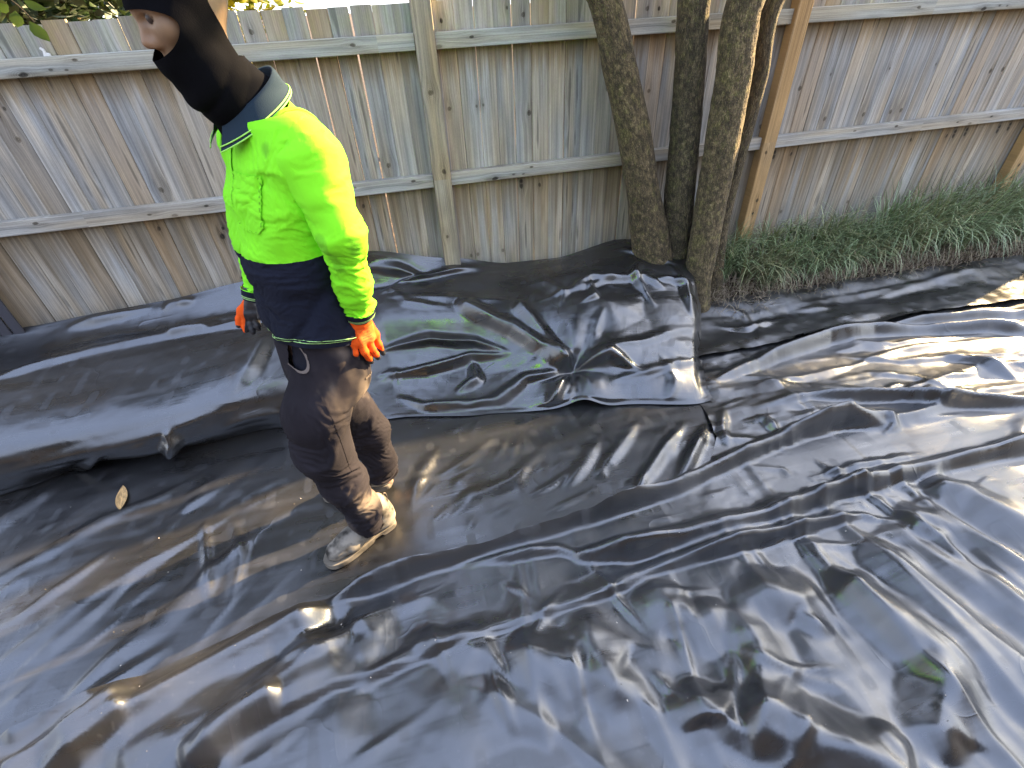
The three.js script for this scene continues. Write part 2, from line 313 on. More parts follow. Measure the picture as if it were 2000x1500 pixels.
// ---------------------------------------------------------------- trees and buildings beyond the fence
{
  const specs = [   // x, height centre, z, radii, leaves, colour, label
    [-3.3, 4.3, -4.7, [2.5, 4.3, 1.5], 40000, [0.035, 0.075, 0.018], 'dark green dense tree beyond the fence at the far left', 0.13],
    [-2.2, 4.3, -5.4, [1.6, 4.2, 1.2], 24000, [0.05, 0.10, 0.02], 'mid green tree beyond the fence, behind the hooded head', 0.13],
    [-1.5, 2.35, -6.4, [1.0, 0.9, 0.8], 6500, [0.34, 0.36, 0.015], 'tree beyond the fence right of the head, sunlight put into its yellow-green leaf colour', 0.13],  // leaf colour turned yellow to stand for sun coming through
    [-2.75, 2.05, -4.05, [2.0, 0.6, 0.4], 17000, [0.045, 0.09, 0.02], 'dense green hedge just beyond the fence at the far left', 0.10],
    [12.28, 5.49, -3.99, [1.0, 1.12, 1.5], 9500, [0.05, 0.10, 0.02], 'unseen tree out of the picture to the right, placed to keep the sun off the plastic', 0.13],  // out of view; stands in the sun's path to shade the plastic
    [0.9, 3.5, -8.5, [2.0, 1.9, 1.4], 8000, [0.10, 0.16, 0.03], 'pale green tree beyond the fence above the middle post', 0.15],
  ];
  for (const [x, y, z, rad, n, c, label, size] of specs) {
    const t = new THREE.Group(); t.position.set(x, 0, z);
    put(t, 'background_tree', scene, label, 'tree');
    put(crown(Math.round(100 + x * 10), n, [0, y, 0], rad, size, leafMat(...c, 0.5), 0.3), 'crown', t);
    mesh(trunkGeo([[0.1, -0.05, 0, 0.12], [0.05, y * 0.5, 0.05, 0.09], [0, y, 0, 0.06], [-0.2, y + rad[1] * 0.6, 0, 0.02]], x, 12), barkMats[3], 'trunk', t);
  }
}
// ---------------------------------------------------------------- grass along the fence
function bladesGeo(seed, list) {   // one ribbon per blade: [x, y, z, heading, length, lean, width]
  const P = [], I = [], C = [], r = rngOf(seed);
  for (const [x, y, z, a, l, lean, w, col] of list) {
    const n = 5, ca = Math.cos(a), sa = Math.sin(a), tw = (r() - 0.5) * 1.2; let px = x, py = y, pz = z; const base = P.length / 3;
    for (let j = 0; j <= n; j++) {
      const t = j / n, th = 0.12 + lean * t * (1 + 0.5 * t), hw = w * (1 - Math.pow(t, 2.2)) * 0.5 + 0.0003, sx = -sa * Math.cos(tw * t) , sz = ca * Math.cos(tw * t), sy = Math.sin(tw * t) * 0.6;
      P.push(px - sx * hw, py - sy * hw, pz - sz * hw, px + sx * hw, py + sy * hw, pz + sz * hw);
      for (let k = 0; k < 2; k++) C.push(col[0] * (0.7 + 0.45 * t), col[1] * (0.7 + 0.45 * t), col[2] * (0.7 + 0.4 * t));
      const s = l / n; px += ca * Math.sin(th) * s; pz += sa * Math.sin(th) * s; py += Math.cos(th) * s;
      if (j < n) { const q = base + 2 * j; I.push(q, q + 1, q + 2, q + 1, q + 3, q + 2); }
    }
  }
  return geo(P, I, null, C);
}
{
  const r = rngOf(31), G = [], D = [], LIT = [];
  let tuft = 0;
  for (let x = 2.08; x < 7.2; x += 0.085 + 0.05 * r()) for (let row = 0; row < 3; row++) {
    if (x < 2.3 && row === 2) continue;
    const cx = x + (r() - 0.5) * 0.08, cz = -2.89 + row * 0.105 + (r() - 0.5) * 0.07, cy = bankHeight(cx, cz), hue = 0.75 + 0.5 * r(), yel = r() < 0.2 ? 1.25 : 1, h = 0.9 + 0.25 * noise(cx * 1.6, 3, 1);
    for (let k = 0; k < 46; k++) {
      const a = r() < 0.72 ? (0.15 + 0.75 * r()) * Math.PI : r() * 2 * Math.PI, s = hue * (0.65 + 0.7 * r());
      G.push([cx + (r() - 0.5) * 0.05, cy, cz + (r() - 0.5) * 0.05, a, (0.36 + 0.26 * r()) * h * (row === 2 ? 1.15 : 1), 0.5 + 1.35 * r() * (row === 2 ? 1.35 : 0.9), 0.0052 + 0.003 * r(), [0.26 * s * yel, 0.34 * s, 0.18 * s]]);
      if (r() < 0.05) { const q = G[G.length - 1]; q[7] = [0.36, 0.31, 0.17]; }
    }
    tuft++;
  }
  for (let k = 0; k < 5200; k++) {   // dead straw at the foot of the bank
    const x = 1.95 + 4.6 * r(), z = -2.70 + 0.17 * (r() + r() - 0.6) * (x < 2.4 ? 1.1 : 0.9), s = 0.45 + 0.7 * r();
    D.push([x, bankHeight(x, z) + 0.004 + 0.02 * r(), z, r() * 6.28, 0.05 + 0.14 * r(), 1.1 + 0.9 * r(), 0.003 + 0.002 * r(), [0.40 * s, 0.32 * s, 0.23 * s]]);
  }
  for (let k = 0; k < 300; k++) { const x = 1.6 + 0.5 * r(), z = -2.92 + 0.24 * r(), s = 0.7 + 0.6 * r(); G.push([x, bankHeight(x, z) + 0.1, z, r() * 6.28, 0.15 + 0.2 * r(), 0.5 + 1.4 * r(), 0.004, [0.05 * s, 0.09 * s, 0.03 * s]]); }
  const gm = new THREE.MeshPhysicalMaterial({ vertexColors: true, roughness: 0.4, transmission: 0.25, thickness: 0, side: THREE.DoubleSide });
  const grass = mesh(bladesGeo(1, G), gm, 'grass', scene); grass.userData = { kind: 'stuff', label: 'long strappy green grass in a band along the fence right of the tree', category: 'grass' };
  const straw = mesh(bladesGeo(2, D), new THREE.MeshStandardMaterial({ vertexColors: true, roughness: 1, side: THREE.DoubleSide }), 'dry_grass', scene); straw.userData = { kind: 'stuff', label: 'dead brown straw and litter between the green grass and the plastic strip', category: 'dry grass' };
}
// ---------------------------------------------------------------- black plastic sheets: folds laid by hand, then relaxed as a thin inextensible film
function makeSheet(nx, nz, target, uvAt) {   // target(i, j) -> [x, y, z] of the crumpled film
  const n = nx * nz, p = new Float32Array(3 * n), uv = new Float32Array(2 * n);
  for (let j = 0; j < nz; j++) for (let i = 0; i < nx; i++) { const k = j * nx + i, q = target(i, j); p[3 * k] = q[0]; p[3 * k + 1] = q[1]; p[3 * k + 2] = q[2]; const t = uvAt(i, j); uv[2 * k] = t[0]; uv[2 * k + 1] = t[1]; }
  const s = { nx, nz, p, uv, links: [] };
  const link = (di, dj, stiff, flat) => {
    const a = [], L = [];
    for (let j = 0; j < nz - dj; j++) for (let i = Math.max(0, -di); i < nx - Math.max(0, di); i++) {
      const k = j * nx + i, m = k + dj * nx + di, d = (x, y) => Math.hypot(p[3 * x] - p[3 * y], p[3 * x + 1] - p[3 * y + 1], p[3 * x + 2] - p[3 * y + 2]);
      a.push(k); L.push(flat ? d(k, k + (m - k) / 2) + d(k + (m - k) / 2, m) : d(k, m));
    }
    s.links.push({ a: new Uint32Array(a), L: new Float32Array(L), off: dj * nx + di, stiff, flat });
  };
  link(1, 0, 1); link(0, 1, 1); link(1, 1, 0.6); link(-1, 1, 0.6); link(2, 0, 0.1, true); link(0, 2, 0.1, true); link(4, 0, 0.06, true); link(0, 4, 0.06, true);
  return s;
}
function relax(s, iters, bend, grav, floor, pinned) {
  const { p } = s, n = p.length / 3, w = new Float32Array(n).fill(1);
  if (pinned) for (let k = 0; k < n; k++) if (pinned(k % s.nx, Math.floor(k / s.nx))) w[k] = 0;
  for (let it = 0; it < iters; it++) {
    for (let k = 0; k < n; k++) if (w[k]) p[3 * k + 1] -= grav;
    for (const { a, L, off, stiff, flat } of s.links) {
      const st = 0.5 * (flat ? stiff * bend : stiff), m = a.length, rev = it & 1;
      for (let c0 = 0; c0 < m; c0++) {
        const c = rev ? m - 1 - c0 : c0, i = 3 * a[c], j = i + 3 * off, dx = p[j] - p[i], dy = p[j + 1] - p[i + 1], dz = p[j + 2] - p[i + 2], d = Math.sqrt(dx * dx + dy * dy + dz * dz);
        if (flat && d > L[c]) continue;
        const f = st * (d - L[c]) / (d + 1e-9), wi = w[a[c]] * f, wj = w[a[c] + off] * f;
        p[i] += dx * wi; p[i + 1] += dy * wi; p[i + 2] += dz * wi; p[j] -= dx * wj; p[j + 1] -= dy * wj; p[j + 2] -= dz * wj;
      }
    }
    if (floor) for (let k = 0; k < n; k++) { const y = floor(p[3 * k], p[3 * k + 2]); if (p[3 * k + 1] < y) p[3 * k + 1] = y; }
  }
}
function smoothGrid(s, times) {   // takes the last zigzag of the grid out of the creases
  const { nx, nz, p } = s;
  for (let t = 0; t < times; t++) { const q = p.slice(); for (let j = 1; j < nz - 1; j++) for (let i = 1; i < nx - 1; i++) { const k = j * nx + i; for (let c = 0; c < 3; c++) p[3 * k + c] = 0.36 * q[3 * k + c] + 0.12 * (q[3 * k - 3 + c] + q[3 * k + 3 + c] + q[3 * (k - nx) + c] + q[3 * (k + nx) + c]) + 0.04 * (q[3 * (k - nx) - 3 + c] + q[3 * (k - nx) + 3 + c] + q[3 * (k + nx) - 3 + c] + q[3 * (k + nx) + 3 + c]); } }
}
function sheetMesh(s) {
  const { nx, nz, p, uv } = s, I = new Uint32Array((nx - 1) * (nz - 1) * 6); let o = 0;
  for (let j = 0; j < nz - 1; j++) for (let i = 0; i < nx - 1; i++) { const a = j * nx + i, b = a + nx; if ((i + j) & 1) { I[o++] = a; I[o++] = b; I[o++] = a + 1; I[o++] = a + 1; I[o++] = b; I[o++] = b + 1; } else { I[o++] = a; I[o++] = b; I[o++] = b + 1; I[o++] = a; I[o++] = b + 1; I[o++] = a + 1; } }
  return { p, idx: I, uv };
}
// how high a sheet lies, as a floor for the one on top of it
function heightMap(m, x0, x1, z0, z1, cell) {
  const nx = Math.ceil((x1 - x0) / cell) + 1, nz = Math.ceil((z1 - z0) / cell) + 1, h = new Float32Array(nx * nz).fill(-1);
  for (let t = 0; t < m.idx.length; t += 3) {
    let cx = 0, cy = -1, cz = 0; for (let k = 0; k < 3; k++) { const v = 3 * m.idx[t + k]; cx += m.p[v] / 3; cy = Math.max(cy, m.p[v + 1]); cz += m.p[v + 2] / 3; }
    const i = Math.round((cx - x0) / cell), j = Math.round((cz - z0) / cell); if (i >= 0 && j >= 0 && i < nx && j < nz) h[j * nx + i] = Math.max(h[j * nx + i], cy);
  }
  return (x, z) => { const i = Math.round((x - x0) / cell), j = Math.round((z - z0) / cell); return i >= 0 && j >= 0 && i < nx && j < nz && h[j * nx + i] > -1 ? h[j * nx + i] : 0; };
}
const onSheet = (pts, y = 0.03) => pts.map(([px, py]) => { const P = onLevel(px, py, y); return [P.x, P.z]; });
// a fold: crest line, height, reach beyond and before it (before = the side to the right of the line's direction), 0..1 sharpness
function fold(pts, h, wf, wn, sharp = 0.5, taper = 0.35) {
  sharp = Math.min(1, sharp + 0.35); let len = 0; const seg = [], pad = Math.max(wf, wn); let bx0 = 1e9, bx1 = -1e9, bz0 = 1e9, bz1 = -1e9;
  for (let k = 0; k + 1 < pts.length; k++) { const [x, z] = pts[k], dx = pts[k + 1][0] - x, dz = pts[k + 1][1] - z, l = Math.hypot(dx, dz); seg.push([x, z, dx / l, dz / l, l, len]); len += l; }
  for (const [x, z] of pts) { bx0 = Math.min(bx0, x - pad); bx1 = Math.max(bx1, x + pad); bz0 = Math.min(bz0, z - pad); bz1 = Math.max(bz1, z + pad); }
  return (x, z) => {
    if (x < bx0 || x > bx1 || z < bz0 || z > bz1) return 0;
    let best = 1e9, side = 1, at = 0;
    for (const [sx, sz, dx, dz, l, a] of seg) { const ux = x - sx, uz = z - sz, t = clamp(ux * dx + uz * dz, 0, l), d = Math.hypot(ux - t * dx, uz - t * dz); if (d < best) { best = d; side = dx * uz - dz * ux; at = (a + t) / len; } }
    const e0 = Math.min(1, at / taper, (1 - at) / taper), e = Math.pow(Math.max(0, e0), 0.8), k = best / ((side > 0 ? wn : wf) * (0.35 + 0.65 * e)); if (k >= 1) return 0;
    const kr = (Math.sqrt(k * k + 0.02) - 0.1414) / 0.8686, soft = (1 - k * k) * (1 - k * k), hard = Math.pow(Math.max(0, 1 - kr), 1.35);
    return h * e * lerp(soft, hard, sharp) * (0.85 + 0.3 * noise(at * len * 4, h * 100, 3));
  };
}
// a conical pucker: n lobes round a point
const pucker = (px, py, h, rad, lobes, ph, y = 0.03) => { const [[cx, cz]] = onSheet([[px, py]], y); return (x, z) => { const dx = x - cx, dz = z - cz, r = Math.hypot(dx, dz); if (r > rad) return 0; const k = r / rad; return h * (k * 1.6) * (1 - k) * (1 - k) * 2.4 * Math.cos(lobes * Math.atan2(dz, dx) + ph + 0.8 * Math.sin(Math.atan2(dz, dx) * 2 + ph)); }; };
const sum = (list) => (x, z) => { let h = 0; for (const f of list) h += f(x, z); return h; };
const ridged = (x, y, z) => 1 - 2 * Math.abs(noise(x, y, z));
const F = (pts, h, wf, wn, sharp, taper) => fold(onSheet(pts), h, wf, wn, sharp, taper), FW = (pts, h, wf, wn, sharp, taper) => fold(onSheet(pts), h * 1.2, wf * 2.4, wn * 2.4, sharp, taper);
// a field of long pleats: along the line from a to b (pixels of the photograph, on the ground), crests lam apart, in an ellipse round the point c
function pleats(a, b, c, rad, lam, amp, seed) {
  const [A, B, C] = onSheet([a, b, c]), l = Math.hypot(B[0] - A[0], B[1] - A[1]), ux = (B[0] - A[0]) / l, uz = (B[1] - A[1]) / l;
  return (x, z) => {
    const s = (x - C[0]) * ux + (z - C[1]) * uz, q = (z - C[1]) * ux - (x - C[0]) * uz, m = 1 - Math.hypot(s / rad[0], q / rad[1]); if (m <= 0) return 0;
    const w = q + 0.5 * lam * noise(s * 1.6, q * 1.2, seed) + 0.09 * s * s * Math.sign(q || 1) * 0;
    const f = 1 - Math.abs(facet(w / lam * 0.8, s * 0.8, seed + 1)) * 1.3; return amp * Math.min(1, m * 2.5) * (1.9 * f * f * (f > 0 ? 1 : 0) - 0.6 + 0.4 * facet(w / lam * 1.6, s * 1.6, seed + 2));
  };
}

// crumpled-film noise: random heights joined by flat triangles, so that facets meet in creases
function facet(x, z, seed) {
  const wx = x + 0.35 * noise(x * 0.8, z * 0.8, seed + 50), wz = z + 0.35 * noise(x * 0.8, z * 0.8, seed + 60), k = (wx + wz) * 0.36602540378, i = Math.floor(wx + k), j = Math.floor(wz + k), g = 0.2113248654 * 1, fx = wx + k - i, fz = wz + k - j;
  const h = (a, b) => 2 * hash3(a, b, seed) - 1;
  return fx > fz ? h(i, j) * (1 - fx) + h(i + 1, j) * (fx - fz) + h(i + 1, j + 1) * fz : h(i, j) * (1 - fz) + h(i, j + 1) * (fz - fx) + h(i + 1, j + 1) * fx;
}
// fine crumple and smears of the film, in metres
const filmBump = tex(1024, 1024, (u, v) => {
  const P = 12, w = (f, s) => { // tiling by blending
    const a = f(u, v), b = f(u - 1, v), c = f(u, v - 1), d = f(u - 1, v - 1), su = smooth(0.8, 1, u), sv = smooth(0.8, 1, v); return lerp(lerp(a, b, su), lerp(c, d, su), sv); };
  return w((x, y) => 0.4 + 0.16 * ridged(x * P + 0.6 * noise(x * 9, y * 9, 5), y * P * 0.8, 1) * smooth(-0.3, 0.5, noise(x * 5, y * 5, 8)) + 0.30 * Math.exp(-Math.abs(noise(x * 7 + 0.3 * noise(x * 20, y * 20, 4), y * 6, 21)) * 30) * smooth(0, 0.4, noise(x * 6, y * 6, 31)) + 0.12 * Math.exp(-Math.abs(noise(x * 17, y * 15, 22)) * 14) * smooth(-0.1, 0.5, noise(x * 7, y * 7, 18)) + 0.035 * noise(x * 8, y * 120, 6) + 0.025 * noise(x * 130, y * 14, 9));
}, false);
const filmRough = tex(1024, 1024, (u, v) => {
  const w = (f) => { const a = f(u, v), b = f(u - 1, v), c = f(u, v - 1), d = f(u - 1, v - 1), su = smooth(0.75, 1, u), sv = smooth(0.75, 1, v); return lerp(lerp(a, b, su), lerp(c, d, su), sv); };
  return w((x, y) => 0.62 + 0.22 * fbm(x * 5, y * 5, 2, 4) + 0.12 * noise(x * 3, y * 44, 4) + 0.25 * smooth(0.45, 0.8, noise(x * 23, y * 21, 11)));
}, false);
for (const t of [filmBump, filmRough]) t.repeat.set(0.8, 0.8);
const dustTex = tex(1024, 1024, (u, v) => { const n = fbm(u * 6, v * 6, 9, 4), s = smooth(0.70, 0.84, noise(u * 190, v * 190, 3)) * smooth(0.1, 0.5, noise(u * 8, v * 8, 13)); const k = 0.115 + 0.04 * n + 0.05 * s; const b = smooth(0.15, 0.55, fbm(u * 4, v * 4, 19, 3)) * 0.30 * (0.7 + 0.6 * noise(u * 40, v * 40, 6)); return [k * (1 + b), k * (0.99 + 0.75 * b), k * (1.0 + 0.3 * b)]; });
dustTex.repeat.set(0.45, 0.45);
const filmMat = (rough, bump, c = 1) => new THREE.MeshPhysicalMaterial({ map: dustTex, color: lin(c, c, c), roughness: rough, roughnessMap: filmRough, bumpMap: filmBump, bumpScale: bump, ior: 2.1, side: THREE.DoubleSide });

// short straight creases strewn along a direction: from a to b in pixels on the ground, round c
function creases(seed, n, a, b, c, rad, spread, hi, len) {
  const r = rngOf(seed), [A, B, C] = onSheet([a, b, c]), base = Math.atan2(B[1] - A[1], B[0] - A[0]), out = [];
  for (let i = 0; i < n; i++) {
    const t = base + (r() + r() - 1) * spread, q = Math.sqrt(r()), w = r() * 6.283, x = C[0] + rad[0] * q * Math.cos(w), z = C[1] + rad[1] * q * Math.sin(w), l = len * (0.4 + 0.9 * r()), k = (r() - 0.5) * 0.35, ux = Math.cos(t), uz = Math.sin(t), wd = 0.014 + 0.035 * r() * r() + l * 0.05;
    out.push(fold([[x - ux * l, z - uz * l], [x + k * l * -uz * 0.5, z + k * l * ux * 0.5], [x + ux * l, z + uz * l]], hi * (0.4 + 0.8 * r()), wd * (0.5 + r()), wd * (0.5 + r()), 0.7, 0.45));
  }
  return sum(out);
}
const layBelow = { f: (x, z) => 0 };
// --- the sheet lying flat under the person
{
  const x0 = -3.4, x1 = 2.0, z0 = -2.75, z1 = 0.35, cell = 0.0125, nx = Math.round((x1 - x0) / cell), nz = Math.round((z1 - z0) / cell);
  const h = sum([
    F([[470, 985], [390, 1030], [280, 1095], [180, 1160], [60, 1260], [-60, 1350]], 0.022, 0.06, 0.10, 0.3),
    F([[330, 960], [200, 1010], [80, 1080], [-60, 1150]], 0.016, 0.07, 0.05, 0.3),
    F([[520, 1010], [430, 1090], [330, 1180], [200, 1290], [80, 1400]], 0.02, 0.10, 0.06, 0.3),
    F([[395, 1000], [400, 1090], [405, 1180]], 0.02, 0.03, 0.03, 0.5),
    F([[450, 1000], [470, 1080], [440, 1190]], 0.012, 0.03, 0.05, 0.4),
    F([[230, 1060], [150, 1120], [30, 1200]], 0.014, 0.04, 0.03, 0.5),
    F([[180, 890], [60, 970], [-100, 1080]], 0.02, 0.10, 0.08, 0.3),
    F([[260, 1120], [130, 1230], [0, 1330]], 0.018, 0.05, 0.05, 0.4),
    F([[330, 1250], [250, 1300], [120, 1390], [0, 1470]], 0.02, 0.06, 0.04, 0.4),
    F([[860, 860], [820, 920], [800, 990]], 0.012, 0.05, 0.06, 0.3),
    F([[1080, 850], [1000, 930], [930, 960], [870, 1010]], 0.010, 0.06, 0.05, 0.3),
    F([[1130, 900], [1080, 940], [1030, 965]], 0.012, 0.02, 0.02, 0.8),
    F([[1180, 940], [1120, 970], [1060, 1000]], 0.010, 0.02, 0.02, 0.8),
    F([[1340, 815], [1290, 880], [1250, 940], [1225, 985]], 0.03, 0.05, 0.03, 0.7),
    F([[1250, 810], [1215, 860], [1160, 930]], 0.022, 0.05, 0.05, 0.5),
    F([[1385, 820], [1345, 900], [1320, 940]], 0.035, 0.04, 0.04, 0.6),
    F([[1180, 830], [1140, 900], [1100, 960]], 0.014, 0.06, 0.05, 0.4),
    F([[960, 850], [900, 900], [840, 930]], 0.010, 0.05, 0.05, 0.4),
    pucker(350, 1000, 0.010, 0.35, 2, 2), creases(71, 40, [330, 960], [60, 1120], [200, 1120], [0.8, 0.5], 0.5, 0.006, 0.16), creases(72, 46, [1180, 830], [1060, 960], [1050, 900], [0.75, 0.42], 0.8, 0.006, 0.10),
  ]);
  const s = makeSheet(nx, nz, (i, j) => {
    const x = x0 + cell * i, z = z0 + cell * j, ru = 0.5 + 0.5 * smooth(0.3, 1.2, x), q = x + 0.7 * z + 0.15 * noise(x * 2, z * 2, 9), wide = smooth(-0.6, -1.4, x);
    const n = 0.0065 * fbm(x * 3.2, z * 3.2, 4, 2) + ru * (0.006 * facet(x * 4, z * 4.6, 2) + 0.0016 * facet(x * 13, z * 12, 5)) + wide * 0.012 * noise(q * 3.4, (z - x) * 0.8, 3) + wide * 0.008 * facet(q * 6, (z - x) * 1.3, 4);
    return [x, 0.006 + 1.5 * Math.max(-0.004, h(x, z)) + n, z];
  }, (i, j) => [x0 + cell * i, z0 + cell * j]);
  relax(s, 16, 0.12, 0.0001, () => 0.003);
  smoothGrid(s, 1);
  const m = sheetMesh(s);
  layBelow.f = heightMap(m, x0, x1, z0, z1, 0.02);
  const o = mesh(asGeo(m), filmMat(0.52, 0.0022, 0.9), 'plastic_sheet', scene);
  o.userData = { label: 'flattest black plastic sheet, lying smooth under the walking person and the dry leaf', category: 'plastic sheet' };
}
